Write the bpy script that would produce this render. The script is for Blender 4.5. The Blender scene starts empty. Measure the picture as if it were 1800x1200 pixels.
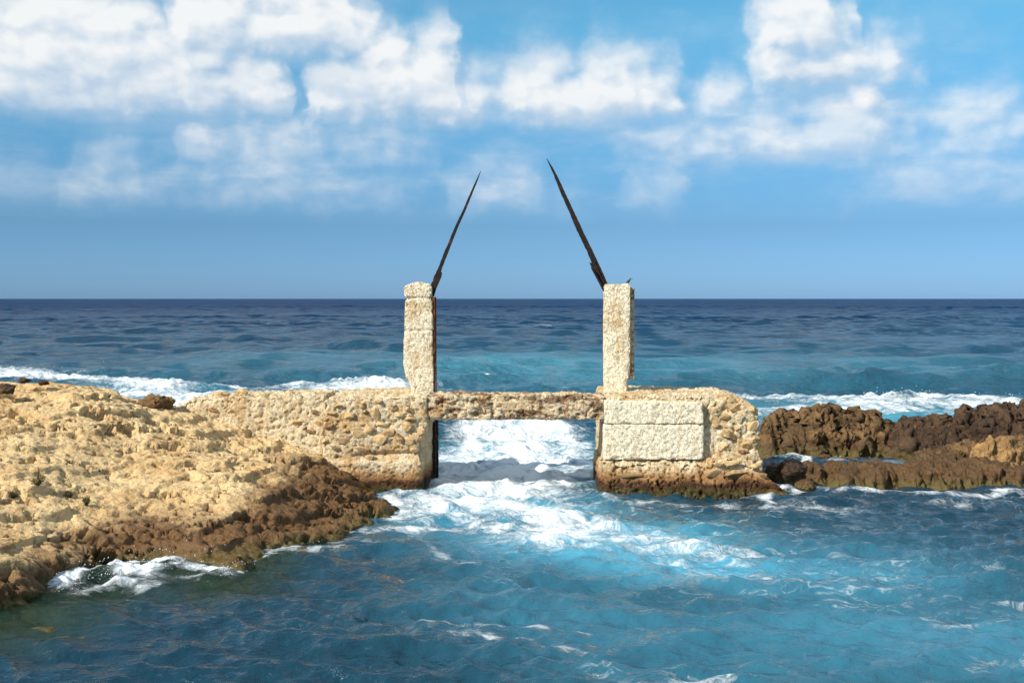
import bpy, bmesh, math, random
import numpy as np
from mathutils import Vector

# ------------------------------------------------------------------ camera
SC = bpy.context.scene
COL = SC.collection
FPX, CX, CY, HZ = 1900.0, 900.0, 600.0, 525.0      # focal length in pixels of the 1800 px wide photograph
CAMZ = 4.06
PITCH = math.atan((CY - HZ) / FPX)
cam = bpy.data.cameras.new('camera')
cam.sensor_width = 36.0
cam.lens = 36.0 * FPX / 1800.0
cam.clip_start, cam.clip_end = 0.1, 200000.0
camo = bpy.data.objects.new('camera', cam)
camo.location = (0, 0, CAMZ)
camo.rotation_euler = (math.pi / 2 - PITCH, 0, 0)
COL.objects.link(camo)
SC.camera = camo

# ------------------------------------------------------------------ light
SUN_EL, SUN_AZ = math.radians(37), math.radians(229)     # azimuth clockwise from +Y
SUN_DIR = Vector((math.sin(SUN_AZ) * math.cos(SUN_EL), math.cos(SUN_AZ) * math.cos(SUN_EL), math.sin(SUN_EL)))
sun = bpy.data.lights.new('sun', 'SUN')
sun.energy = 4.6
sun.angle = math.radians(0.53)
sun.color = (1.0, 0.95, 0.86)
suno = bpy.data.objects.new('sun', sun)
suno.rotation_euler = SUN_DIR.to_track_quat('Z', 'Y').to_euler()
suno.location = SUN_DIR * 60
COL.objects.link(suno)

SC.view_settings.view_transform = 'Standard'
SC.view_settings.look = 'None'
SC.view_settings.gamma = 1.0
SC.view_settings.use_curve_mapping = False
SC.view_settings.exposure = 0.3
SC.render.engine = 'CYCLES'
SC.cycles.max_bounces = 6
SC.cycles.transparent_max_bounces = 8
SC.cycles.use_denoising = True
SC.cycles.sample_clamp_direct = 3.0


# ------------------------------------------------------------------ node helper
class NT:
    def __init__(self, tree):
        self.t = tree; self.n = tree.nodes; self.l = tree.links
    def new(self, kind, **kw):
        n = self.n.new(kind)
        for k, v in kw.items(): setattr(n, k, v)
        return n
    def put(self, sock, v):
        if v is None: return
        if isinstance(v, bpy.types.NodeSocket): self.l.new(v, sock)
        else: sock.default_value = v
    def m(self, op, a, b=None, c=None, clamp=False):
        n = self.new('ShaderNodeMath', operation=op, use_clamp=clamp)
        self.put(n.inputs[0], a); self.put(n.inputs[1], b); self.put(n.inputs[2], c)
        return n.outputs[0]
    def v(self, op, a, b=None, c=None):
        n = self.new('ShaderNodeVectorMath', operation=op)
        self.put(n.inputs[0], a); self.put(n.inputs[1], b)
        if c is not None: self.put(n.inputs[2], c)
        return n.outputs['Value'] if op in ('DOT_PRODUCT', 'LENGTH', 'DISTANCE') else n.outputs[0]
    def ss(self, x, a, b, lo=0.0, hi=1.0):
        n = self.new('ShaderNodeMapRange', interpolation_type='SMOOTHSTEP')
        for s, q in zip(n.inputs[:5], (x, a, b, lo, hi)): self.put(s, q)
        return n.outputs[0]
    def lin(self, x, a, b, lo=0.0, hi=1.0):
        n = self.new('ShaderNodeMapRange')
        for s, q in zip(n.inputs[:5], (x, a, b, lo, hi)): self.put(s, q)
        return n.outputs[0]
    def mix(self, f, a, b, blend='MIX'):
        n = self.new('ShaderNodeMix', data_type='RGBA', blend_type=blend)
        self.put(n.inputs[0], f)
        self.put(n.inputs[6], a if isinstance(a, bpy.types.NodeSocket) else (*a, 1))
        self.put(n.inputs[7], b if isinstance(b, bpy.types.NodeSocket) else (*b, 1))
        return n.outputs[2]
    def noise(self, vec, scale, detail=4.0, rough=0.55, dist=0.0, dim='3D'):
        n = self.new('ShaderNodeTexNoise', noise_dimensions=dim)
        self.put(n.inputs['Vector'], vec)
        n.inputs['Scale'].default_value = scale; n.inputs['Detail'].default_value = detail
        n.inputs['Roughness'].default_value = rough; n.inputs['Distortion'].default_value = dist
        return n.outputs[0]
    def noisec(self, vec, scale, detail=2.0):
        n = self.new('ShaderNodeTexNoise')
        self.put(n.inputs['Vector'], vec)
        n.inputs['Scale'].default_value = scale; n.inputs['Detail'].default_value = detail
        return n.outputs['Color']
    def voro(self, vec, scale, feature='F1', rnd=1.0):
        n = self.new('ShaderNodeTexVoronoi', feature=feature)
        self.put(n.inputs['Vector'], vec); n.inputs['Scale'].default_value = scale
        n.inputs['Randomness'].default_value = rnd
        return n.outputs['Distance'], n.outputs.get('Color')
    def comb(self, x, y, z):
        n = self.new('ShaderNodeCombineXYZ')
        for s, q in zip(n.inputs, (x, y, z)): self.put(s, q)
        return n.outputs[0]
    def sep(self, v):
        n = self.new('ShaderNodeSeparateXYZ'); self.put(n.inputs[0], v)
        return n.outputs
    def attr(self, name):
        return self.new('ShaderNodeAttribute', attribute_name=name).outputs['Fac']
    def bump(self, h, strength, dist, normal=None):
        n = self.new('ShaderNodeBump')
        n.inputs['Strength'].default_value = strength; n.inputs['Distance'].default_value = dist
        self.put(n.inputs['Height'], h)
        if normal is not None: self.put(n.inputs['Normal'], normal)
        return n.outputs[0]


def lin(r, g, b):
    f = lambda c: (c / 255 / 12.92) if c / 255 <= 0.04045 else ((c / 255 + 0.055) / 1.055) ** 2.4
    return (f(r), f(g), f(b))


# ------------------------------------------------------------------ sky: Nishita with cumulus
world = bpy.data.worlds.new('World')
SC.world = world
world.use_nodes = True
world.cycles.sampling_method = 'MANUAL'
world.cycles.sample_map_resolution = 256


def ray(px, py):
    u, v = (px - CX) / FPX, (CY - py) / FPX
    c, s = math.cos(PITCH), math.sin(PITCH)
    return (u, c + v * s, -s + v * c)


def azel(px, py):
    x, y, z = ray(px, py)
    return math.atan2(x, y), math.atan2(z, math.hypot(x, y))


ROWS = [  # banks of cumulus: base height (px), strength, then the tops along the bank (px across, px down)
    (203, 1.0, [(-60, 60), (0, 28), (60, 2), (120, 10), (200, 14), (260, 40), (300, 72), (400, 96), (470, 104), (505, 135), (525, 185), (548, 130), (600, 104), (640, 84), (670, 56), (700, 62), (725, 84), (760, 58), (790, 70), (812, 135), (870, 150), (920, 122), (965, 104), (1010, 120), (1045, 88), (1090, 104), (1130, 120), (1180, 138), (1215, 178), (1262, 150), (1330, 180), (1370, 206)]),
    (92, .95, [(270, 95), (298, 30), (320, -20), (600, -20), (640, 20), (690, 70), (720, 95), (1290, 92), (1318, 52), (1345, 12), (1390, -8), (1440, 4), (1470, 30), (1510, 46), (1535, 92)]),
    (156, .8, [(1270, 158), (1300, 138), (1330, 98), (1370, 84), (1430, 80), (1480, 88), (1510, 108), (1560, 96), (1600, 116), (1640, 156)]),
    (280, .75, [(290, 280), (320, 236), (360, 216), (400, 246), (440, 216), (520, 226), (570, 246), (610, 234), (690, 232), (760, 250), (800, 282), (1030, 282), (1100, 246), (1200, 226), (1290, 222), (1350, 206), (1400, 194), (1455, 178), (1490, 152), (1530, 146), (1555, 190), (1575, 232), (1620, 246), (1655, 236), (1700, 208), (1760, 212), (1830, 240)]),
    (358, .42, [(90, 355), (130, 306), (210, 280), (290, 316), (340, 322), (400, 288), (470, 268), (550, 276), (610, 312), (700, 318), (770, 350), (800, 322), (850, 284), (915, 300), (980, 345), (1070, 350), (1110, 300), (1160, 292), (1200, 310), (1225, 350), (1450, 350), (1540, 310), (1640, 304), (1720, 296), (1830, 320)]),
]
wt = NT(world.node_tree)
wt.n.clear()
# density group
grp = bpy.data.node_groups.new('cloud_density', 'ShaderNodeTree')
grp.interface.new_socket('P', in_out='INPUT', socket_type='NodeSocketVector')
grp.interface.new_socket('D', in_out='OUTPUT', socket_type='NodeSocketFloat')
g = NT(grp)
gi = g.new('NodeGroupInput'); go = g.new('NodeGroupOutput')
P0 = gi.outputs[0]
wc = g.v('SUBTRACT', g.noisec(P0, 30.0, 4.0), (0.5, 0.5, 0.5))
P = g.v('MULTIPLY_ADD', wc, (0.038, 0.022, 0.0), P0)
ps = g.sep(P)
u01 = g.lin(ps[0], azel(-100, 500)[0], azel(1900, 500)[0])
acc = None
for base, w, tops in ROWS:
    rmp = g.new('ShaderNodeValToRGB'); rmp.color_ramp.interpolation = 'EASE'
    els = rmp.color_ramp.elements
    while len(els) < len(tops): els.new(0.5)
    a0, a1 = azel(-100, 500)[0], azel(1900, 500)[0]
    for e_, (px, py) in zip(els, tops):
        e_.position = (azel(px, py)[0] - a0) / (a1 - a0)
        q = max(0.0, (base - py) / 260.0)
        e_.color = (q, q, q, 1)
    g.put(rmp.inputs[0], u01)
    ht = g.m('MULTIPLY', rmp.outputs[0], 260.0 / FPX)
    eb = azel(900, base)[1]
    up = g.m('SUBTRACT', ps[1], eb)
    top = g.m('MULTIPLY', g.m('SUBTRACT', ht, up), 18.0)
    bot = g.m('MULTIPLY_ADD', g.m('ADD', up, g.m('MULTIPLY', ht, 0.14)), 34.0, 0.0)
    val = g.m('MINIMUM', g.m('MINIMUM', top, bot), g.m('MULTIPLY_ADD', ht, 27.0, -0.58))
    val = g.m('MINIMUM', val, g.m('MULTIPLY', val, w))
    val = g.m('MINIMUM', g.m('MAXIMUM', val, -0.9), 0.6)
    acc = val if acc is None else g.m('SMOOTH_MAX', acc, val, 0.12)
# elsewhere and overhead, unseen: noise clouds of the same kind, cover enlarged for fill light
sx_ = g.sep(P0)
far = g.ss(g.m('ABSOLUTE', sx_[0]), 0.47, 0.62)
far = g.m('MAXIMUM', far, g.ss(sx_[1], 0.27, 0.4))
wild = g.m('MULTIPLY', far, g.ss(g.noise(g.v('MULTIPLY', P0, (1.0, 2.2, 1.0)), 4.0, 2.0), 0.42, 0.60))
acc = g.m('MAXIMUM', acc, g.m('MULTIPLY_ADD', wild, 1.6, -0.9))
n1 = g.noise(g.v('MULTIPLY', P0, (1.0, 1.35, 1.0)), 24.0, 6.0, 0.52)
def puff(scale):
    v_ = g.new('ShaderNodeTexVoronoi', feature='SMOOTH_F1', voronoi_dimensions='2D')
    g.put(v_.inputs['Vector'], g.v('MULTIPLY', P, (0.9, 1.35, 1.0))); v_.inputs['Scale'].default_value = scale; v_.inputs['Smoothness'].default_value = 0.35
    return g.m('SUBTRACT', 0.42, v_.outputs['Distance'])
body = g.ss(acc, -0.30, 0.25)
billow = g.m('MULTIPLY', body, g.m('MULTIPLY_ADD', puff(26.0), 0.36, g.m('MULTIPLY', puff(60.0), 0.24)))
dens = g.m('MULTIPLY_ADD', g.m('SUBTRACT', n1, 0.5), 0.85, g.m('ADD', g.m('ADD', acc, 0.24), billow))
g.put(go.inputs[0], dens)

tc = wt.new('ShaderNodeTexCoord')
d = wt.sep(tc.outputs['Generated'])
az = wt.m('ARCTAN2', d[0], d[1])
el = wt.m('ARCSINE', d[2])
PP = wt.comb(az, el, 0.0)


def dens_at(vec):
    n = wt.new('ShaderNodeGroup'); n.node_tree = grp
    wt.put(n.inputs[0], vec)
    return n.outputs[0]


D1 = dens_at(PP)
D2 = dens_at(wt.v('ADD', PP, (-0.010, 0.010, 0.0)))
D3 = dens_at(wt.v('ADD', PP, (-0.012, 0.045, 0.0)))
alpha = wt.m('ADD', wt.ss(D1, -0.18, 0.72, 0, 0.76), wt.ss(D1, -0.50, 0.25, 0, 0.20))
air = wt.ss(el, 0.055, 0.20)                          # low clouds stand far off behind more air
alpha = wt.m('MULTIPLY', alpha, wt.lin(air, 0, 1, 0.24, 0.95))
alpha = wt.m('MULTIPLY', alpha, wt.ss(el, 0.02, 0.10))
relief = wt.lin(wt.m('SUBTRACT', D1, D2), -0.24, 0.24, -0.5, 0.5)
depth = wt.lin(wt.m('SUBTRACT', D1, D3), -0.55, 0.75, -0.6, 0.5)
veil = wt.ss(wt.noise(wt.v('MULTIPLY', PP, (1.0, 3.6, 1.0)), 5.0, 5.0, 0.6), 0.40, 0.72)
veil = wt.m('MULTIPLY', veil, wt.m('MULTIPLY', wt.ss(el, 0.06, 0.11), wt.ss(el, 0.26, 0.15, 0.15, 1.0)))
alpha = wt.m('MAXIMUM', alpha, wt.m('MULTIPLY_ADD', alpha, 0.75, wt.m('MULTIPLY', veil, 0.42)))
lit = wt.m('ADD', 0.54, wt.m('ADD', wt.m('MULTIPLY', relief, 0.55), wt.m('MULTIPLY', depth, 0.5)), clamp=True)
sky = wt.new('ShaderNodeTexSky', sky_type='NISHITA')
sky.sun_disc = False
sky.sun_elevation = SUN_EL
sky.sun_rotation = SUN_AZ
sky.altitude = 0.0
sky.air_density = 1.0
sky.dust_density = 0.35
sky.ozone_density = 2.2
SKY_TINT = (0.70, 0.98, 1.12)
skc = wt.mix(1.0, sky.outputs[0], SKY_TINT, 'MULTIPLY')
hz_tint = wt.mix(wt.lin(el, 0.066, 0.245), wt.mix(wt.lin(el, 0.004, 0.066), (0.481, 0.662, 1.224), (0.466, 0.591, 0.846)), (0.854, 1.274, 1.183))
skc = wt.mix(1.0, skc, hz_tint, 'MULTIPLY')
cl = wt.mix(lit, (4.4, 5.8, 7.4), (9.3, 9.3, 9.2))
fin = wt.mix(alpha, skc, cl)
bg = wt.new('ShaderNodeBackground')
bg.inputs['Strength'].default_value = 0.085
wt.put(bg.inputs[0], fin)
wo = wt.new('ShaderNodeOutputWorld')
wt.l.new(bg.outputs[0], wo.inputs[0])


# ------------------------------------------------------------------ geometry helpers
def at(px, py, Y=None, z=None):
    """point of the place seen at a pixel of the photograph, at distance Y or at height z"""
    rx, ry, rz = ray(px, py)
    t = Y / ry if Y is not None else (z - CAMZ) / rz
    return np.array((rx * t, ry * t, CAMZ + rz * t))


_rng = np.random.default_rng(7)
_perm = _rng.permutation(256).astype(np.int32)
_perm = np.concatenate([_perm, _perm, _perm])
_g3 = _rng.normal(size=(256, 3)); _g3 /= np.linalg.norm(_g3, axis=1)[:, None]
_g3 = _g3.astype(np.float32)


def perlin(p):
    p = np.asarray(p, np.float32)
    i = np.floor(p).astype(np.int32); f = p - i
    i &= 255
    u = f * f * f * (f * (f * 6 - 15) + 10)
    out = np.zeros(len(p), np.float32)
    for dx in (0, 1):
        wx = u[:, 0] if dx else 1 - u[:, 0]
        hx = _perm[i[:, 0] + dx]
        for dy in (0, 1):
            wy = u[:, 1] if dy else 1 - u[:, 1]
            hy = _perm[hx + i[:, 1] + dy]
            for dz in (0, 1):
                wz = u[:, 2] if dz else 1 - u[:, 2]
                gr = _g3[_perm[hy + i[:, 2] + dz]]
                dt = gr[:, 0] * (f[:, 0] - dx) + gr[:, 1] * (f[:, 1] - dy) + gr[:, 2] * (f[:, 2] - dz)
                out += wx * wy * wz * dt
    return out * 1.5


def fbm(p, s=1.0, o=4, gain=0.5, off=0.0):
    p = np.asarray(p, np.float32) * s + off
    a, t = 1.0, 0
    for k in range(o):
        t = t + a * perlin(p + 17.3 * k); p = p * 2.03; a *= gain
    return t


def ridged(p, s=1.0, o=4, gain=0.5, off=0.0):
    p = np.asarray(p, np.float32) * s + off
    a, t = 1.0, 0
    for k in range(o):
        t = t + a * (1 - 2 * np.abs(perlin(p + 11.1 * k))); p = p * 2.07; a *= gain
    return t


def worley(p, s=1.0, off=0.0):
    p = np.asarray(p, np.float32) * s + off
    i = np.floor(p).astype(np.int32); best = np.full(len(p), 9.0, np.float32)
    for dx in (-1, 0, 1):
        for dy in (-1, 0, 1):
            for dz in (-1, 0, 1):
                c = i + (dx, dy, dz)
                h = _perm[_perm[_perm[c[:, 0] & 255] + (c[:, 1] & 255)] + (c[:, 2] & 255)]
                q = c + 0.5 + 0.45 * _g3[h]
                best = np.minimum(best, ((p - q) ** 2).sum(1))
    return np.sqrt(best)


def sst(x, a, b):
    t = np.clip((x - a) / (b - a), 0, 1)
    return t * t * (3 - 2 * t)


def mesh_np(name, verts, faces, mat, parent=None, attrs=None, smooth=True):
    me = bpy.data.meshes.new(name)
    verts = np.asarray(verts, np.float32); faces = np.asarray(faces, np.int32)
    me.vertices.add(len(verts)); me.vertices.foreach_set('co', verts.ravel())
    k = faces.shape[1]
    me.loops.add(faces.size); me.loops.foreach_set('vertex_index', faces.ravel())
    me.polygons.add(len(faces))
    me.polygons.foreach_set('loop_start', np.arange(0, faces.size, k, dtype=np.int32))
    me.polygons.foreach_set('loop_total', np.full(len(faces), k, np.int32))
    me.update(calc_edges=True)
    if smooth: me.polygons.foreach_set('use_smooth', np.ones(len(faces), bool))
    for an, av in (attrs or {}).items():
        at_ = me.attributes.new(an, 'FLOAT', 'POINT'); at_.data.foreach_set('value', np.asarray(av, np.float32))
    if mat: me.materials.append(mat)
    o = bpy.data.objects.new(name, me); COL.objects.link(o)
    if parent: o.parent = parent
    return o


def grid_faces(nr, nc, wrap=False):
    r, c = np.meshgrid(np.arange(nr - 1), np.arange(nc if wrap else nc - 1), indexing='ij')
    c2 = (c + 1) % nc
    return np.stack([r * nc + c, r * nc + c2, (r + 1) * nc + c2, (r + 1) * nc + c], -1).reshape(-1, 4)


def normals(verts, faces):
    v = verts[faces]
    n = np.cross(v[:, 2] - v[:, 0], v[:, 3] - v[:, 1])
    out = np.zeros_like(verts)
    for k in range(4): np.add.at(out, faces[:, k], n)
    return out / (np.linalg.norm(out, axis=1)[:, None] + 1e-9)


def box_grid(step, sx, sy, sz, rnd=0.05):
    """closed box surface on a unit lattice, returned as u,v,w in 0..1 and quads (welded)"""
    nx, ny, nz = (max(2, int(round(s / step)) + 1) for s in (sx, sy, sz))
    idx = {}; V = []; F = []
    def vid(i, j, k):
        key = (i, j, k)
        if key not in idx:
            idx[key] = len(V); V.append((i / (nx - 1), j / (ny - 1), k / (nz - 1)))
        return idx[key]
    for i in range(nx - 1):
        for k in range(nz - 1):
            F.append((vid(i, 0, k), vid(i + 1, 0, k), vid(i + 1, 0, k + 1), vid(i, 0, k + 1)))
            F.append((vid(i, ny - 1, k), vid(i, ny - 1, k + 1), vid(i + 1, ny - 1, k + 1), vid(i + 1, ny - 1, k)))
    for j in range(ny - 1):
        for k in range(nz - 1):
            F.append((vid(0, j, k), vid(0, j, k + 1), vid(0, j + 1, k + 1), vid(0, j + 1, k)))
            F.append((vid(nx - 1, j, k), vid(nx - 1, j + 1, k), vid(nx - 1, j + 1, k + 1), vid(nx - 1, j, k + 1)))
    for i in range(nx - 1):
        for j in range(ny - 1):
            F.append((vid(i, j, 0), vid(i, j + 1, 0), vid(i + 1, j + 1, 0), vid(i + 1, j, 0)))
            F.append((vid(i, j, nz - 1), vid(i + 1, j, nz - 1), vid(i + 1, j + 1, nz - 1), vid(i, j + 1, nz - 1)))
    return np.array(V, np.float32), np.array(F, np.int32)


def tag(o, label=None, cat=None, group=None, kind=None):
    for k, v in (('label', label), ('category', cat), ('group', group), ('kind', kind)):
        if v: o[k] = v
    return o


def empty(name, loc):
    o = bpy.data.objects.new(name, None); COL.objects.link(o); o.location = loc
    o.empty_display_size = 0.2
    return o


def child(o, parent):
    o.parent = parent
    w = Vector(parent.location)
    p = parent.parent
    while p: w += Vector(p.location); p = p.parent
    o.location = Vector(o.location) - w
    return o


# ------------------------------------------------------------------ materials
def material(name):
    m = bpy.data.materials.new(name); m.use_nodes = True
    t = NT(m.node_tree)
    b = next(n for n in t.n if n.type == 'BSDF_PRINCIPLED')
    return m, t, b


def mat_concrete(name, pale, tan, tan_amt, pit=1.0, rust=0.0, stain=0.55):
    """pebbly sea-worn concrete; tide marks follow real height above the water"""
    m, t, b = material(name)
    ge = t.new('ShaderNodeNewGeometry'); P = ge.outputs['Position']
    z = t.sep(P)[2]
    big = t.noise(P, 1.6, 4, 0.6); mid = t.noise(P, 7, 5, 0.65); fine = t.noise(P, 34, 4, 0.7)
    col = t.mix(t.ss(t.m('ADD', t.m('MULTIPLY', big, 0.75), t.m('MULTIPLY', mid, 0.35)), 0.62 - tan_amt * 0.25, 0.86 - tan_amt * 0.25), pale, tan)
    drip = t.noise(t.v('MULTIPLY', P, (5.0, 5.0, 0.7)), 1.0, 5, 0.65)
    col = t.mix(t.ss(drip, 0.50, 0.66, 0, stain), col, tan)
    col = t.mix(t.ss(t.noise(t.v('MULTIPLY', P, (7.0, 7.0, 0.9)), 1.3, 4, 0.6), 0.58, 0.72, 0, stain * 0.8), col, lin(150, 128, 98))
    vd, vc = t.voro(P, 26.0)                      # pebbles in the mix
    peb = t.m('MULTIPLY', t.ss(t.sep(vc)[0], 0.70, 0.80), t.ss(vd, 0.42, 0.30))
    col = t.mix(t.m('MULTIPLY', peb, 0.75), col, t.mix(t.sep(vc)[1], lin(150, 112, 72), lin(196, 160, 110)))
    col = t.mix(t.ss(fine, 0.60, 0.78), col, lin(124, 92, 58))
    if rust:
        rn = t.noise(t.v('MULTIPLY', P, (0.8, 1, 2.2)), 3.1, 5, 0.7, 0.6)
        col = t.mix(t.m('MULTIPLY', t.ss(rn, 0.50, 0.57), rust), col, lin(92, 46, 24))
    zz = t.m('ADD', z, t.m('MULTIPLY', t.m('SUBTRACT', t.noise(P, 2.3, 5, 0.65), 0.5), 0.42))
    col = t.mix(t.ss(zz, 0.62, 0.34, 0.0, 0.9), col, lin(158, 112, 64))
    col = t.mix(t.ss(zz, 0.36, 0.22), col, lin(74, 46, 24))
    col = t.mix(t.m('MULTIPLY', t.ss(zz, 0.20, 0.07), t.ss(mid, 0.30, 0.52)), col, lin(76, 68, 34))
    t.put(b.inputs['Base Color'], col)
    t.put(b.inputs['Roughness'], t.ss(zz, 0.1, 0.5, 0.45, 0.92))
    holes = t.m('ADD', t.ss(t.noise(P, 21, 3, 0.6), 0.54, 0.64), t.m('MULTIPLY', t.ss(t.noise(P, 47, 2, 0.6), 0.54, 0.66), 0.6))
    h = t.m('SUBTRACT', t.m('MULTIPLY_ADD', fine, 0.25, t.m('MULTIPLY', mid, 0.35)), t.m('MULTIPLY', holes, 0.55 * pit))
    t.put(b.inputs['Normal'], t.bump(h, 1.0, 0.03))
    b.inputs['Specular IOR Level'].default_value = 0.25
    return m


CREAM, TAN = lin(228, 208, 172), lin(198, 162, 112)
M_PANEL = mat_concrete('pale_cladding_concrete', lin(250, 235, 204), lin(228, 196, 148), 0.0, 1.3, 0.0, 0.3)
M_CONC = mat_concrete('pebbly_concrete', CREAM, TAN, 0.45)
M_PILLAR = mat_concrete('pillar_concrete', lin(242, 227, 196), lin(202, 164, 110), 0.40, 1.3)
M_STAINED = mat_concrete('stained_concrete', CREAM, lin(198, 160, 108), 0.6)
M_BEAM = mat_concrete('rust_stained_concrete', lin(222, 200, 164), lin(186, 144, 96), 0.5, 1.0, 0.75)


def mat_rust(name, dark, warm, amt=0.45):
    m, t, b = material(name)
    P = t.new('ShaderNodeNewGeometry').outputs['Position']
    n = t.noise(P, 5, 6, 0.7)
    col = t.mix(t.ss(n, 0.58 - amt * 0.2, 0.75), dark, warm)
    t.put(b.inputs['Base Color'], col)
    b.inputs['Roughness'].default_value = 0.85; b.inputs['Specular IOR Level'].default_value = 0.2
    t.put(b.inputs['Normal'], t.bump(t.noise(P, 30, 5, 0.7), 0.8, 0.02))
    return m


M_SPAR = mat_rust('corroded_steel', lin(40, 33, 28), lin(92, 62, 42), 0.3)
M_RUST = mat_rust('orange_rust', lin(104, 58, 32), lin(170, 100, 54), 0.6)


def mat_rock(name, dry, dry2, wet, algae, dark, zw=(0.75, 0.25), za=(0.26, 0.06)):
    m, t, b = material(name)
    ge = t.new('ShaderNodeNewGeometry'); P = ge.outputs['Position']; z = t.sep(P)[2]
    Ps = t.v('MULTIPLY', P, (1.0, 0.55, 1.6))
    a = t.noise(Ps, 0.9, 5, 0.62, 0.4); c = t.noise(P, 4.5, 6, 0.66); e = t.noise(P, 21, 5, 0.68)
    col = t.mix(t.ss(t.m('ADD', t.m('MULTIPLY', a, 0.7), t.m('MULTIPLY', c, 0.4)), 0.42, 0.72), dry, dry2)
    col = t.mix(t.ss(c, 0.56, 0.74, 0, 0.55), col, lin(244, 216, 160) if dry[0] > 0.4 else lin(164, 128, 82))
    col = t.mix(t.ss(e, 0.54, 0.68, 0, 0.75), col, dark)
    col = t.mix(t.ss(t.noise(Ps, 5.2, 6, 0.7, 0.8), 0.55, 0.63, 0, 0.55), col, dark)
    zz = t.m('SUBTRACT', t.m('ADD', z, t.m('MULTIPLY', t.m('SUBTRACT', t.noise(P, 1.1, 6, 0.68), 0.5), 1.15)), t.attr('wet'))
    wcol = t.mix(t.ss(e, 0.42, 0.66), wet, t.mix(0.5, wet, dark))
    wcol = t.mix(t.ss(c, 0.55, 0.75, 0, 0.6), wcol, lin(128, 82, 34))
    wf = t.ss(zz, zw[0], zw[1])
    col = t.mix(wf, col, wcol)
    za_ = t.m('MULTIPLY_ADD', t.m('SUBTRACT', c, 0.5), 0.5, z)
    af = t.m('MULTIPLY', t.ss(za_, za[0], za[1]), t.ss(e, 0.30, 0.52))
    col = t.mix(af, col, algae)
    t.put(b.inputs['Base Color'], col)
    t.put(b.inputs['Roughness'], t.mix(wf, (0.95, 0.95, 0.95), (0.42, 0.42, 0.42)))
    b.inputs['Specular IOR Level'].default_value = 0.3
    vd, _ = t.voro(P, 11.0)
    h = t.m('ADD', t.m('MULTIPLY', c, 1.0), t.m('ADD', t.m('MULTIPLY', e, 0.55), t.m('MULTIPLY', vd, 0.35)))
    t.put(b.inputs['Normal'], t.bump(h, 1.0, 0.05))
    return m


M_HEAD = mat_rock('ochre_limestone', lin(228, 197, 145), lin(204, 163, 110), lin(112, 80, 45), lin(88, 78, 36), lin(98, 68, 38), za=(0.20, 0.02))
M_BROWN = mat_rock('brown_karst_rock', lin(132, 102, 66), lin(70, 53, 36), lin(74, 52, 32), lin(92, 78, 38), lin(34, 25, 18))
M_DARKROCK = mat_rock('dark_brown_rock', lin(92, 70, 50), lin(58, 43, 32), lin(60, 43, 28), lin(84, 70, 36), lin(28, 21, 16))
M_TANROCK = mat_rock('tan_rock', lin(170, 134, 86), lin(128, 94, 58), lin(92, 62, 32), lin(88, 78, 36), lin(66, 46, 28))
M_SHELF = mat_rock('algae_shelf_rock', lin(132, 102, 66), lin(88, 64, 40), lin(94, 68, 38), lin(92, 80, 40), lin(48, 32, 18), (0.7, 0.3), (0.20, 0.04))


def mat_stone():
    m, t, b = material('set_stone')
    P = t.new('ShaderNodeNewGeometry').outputs['Position']
    r = t.new('ShaderNodeObjectInfo').outputs['Random']
    col = t.mix(r, lin(202, 170, 122), lin(160, 128, 92))
    col = t.mix(t.ss(t.m('FRACT', t.m('MULTIPLY', r, 7.3)), 0.70, 0.8), col, lin(128, 98, 70))
    col = t.mix(t.ss(t.noise(P, 9, 5, 0.65), 0.45, 0.72), col, lin(226, 192, 138))
    col = t.mix(t.ss(t.noise(P, 30, 4, 0.65), 0.62, 0.8), col, lin(110, 78, 48))
    z = t.sep(P)[2]
    col = t.mix(t.ss(z, 0.55, 0.35, 0, 0.85), col, lin(106, 78, 50))
    t.put(b.inputs['Base Color'], col)
    b.inputs['Roughness'].default_value = 0.9; b.inputs['Specular IOR Level'].default_value = 0.2
    t.put(b.inputs['Normal'], t.bump(t.noise(P, 22, 5, 0.65), 0.8, 0.02))
    return m


M_STONE = mat_stone()


def mat_plain(name, c1, c2, scale=20, rough=0.8, spec=0.3):
    m, t, b = material(name)
    P = t.new('ShaderNodeNewGeometry').outputs['Position']
    t.put(b.inputs['Base Color'], t.mix(t.ss(t.noise(P, scale, 3), 0.35, 0.65), c1, c2))
    b.inputs['Roughness'].default_value = rough; b.inputs['Specular IOR Level'].default_value = spec
    return m


M_LEAF = mat_plain('shrub_leaf', lin(134, 124, 74), lin(100, 100, 58), 30)
M_TWIG = mat_plain('shrub_twig', lin(84, 66, 40), lin(60, 48, 30), 30)
M_FEATHER = mat_plain('dark_feather', lin(46, 42, 40), lin(66, 60, 54), 60)
M_WHITEF = mat_plain('pale_feather', lin(214, 208, 196), lin(190, 182, 168), 60)
M_SPRAY = mat_plain('white_spray', lin(246, 249, 250), lin(238, 243, 246), 5, 0.4)


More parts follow.
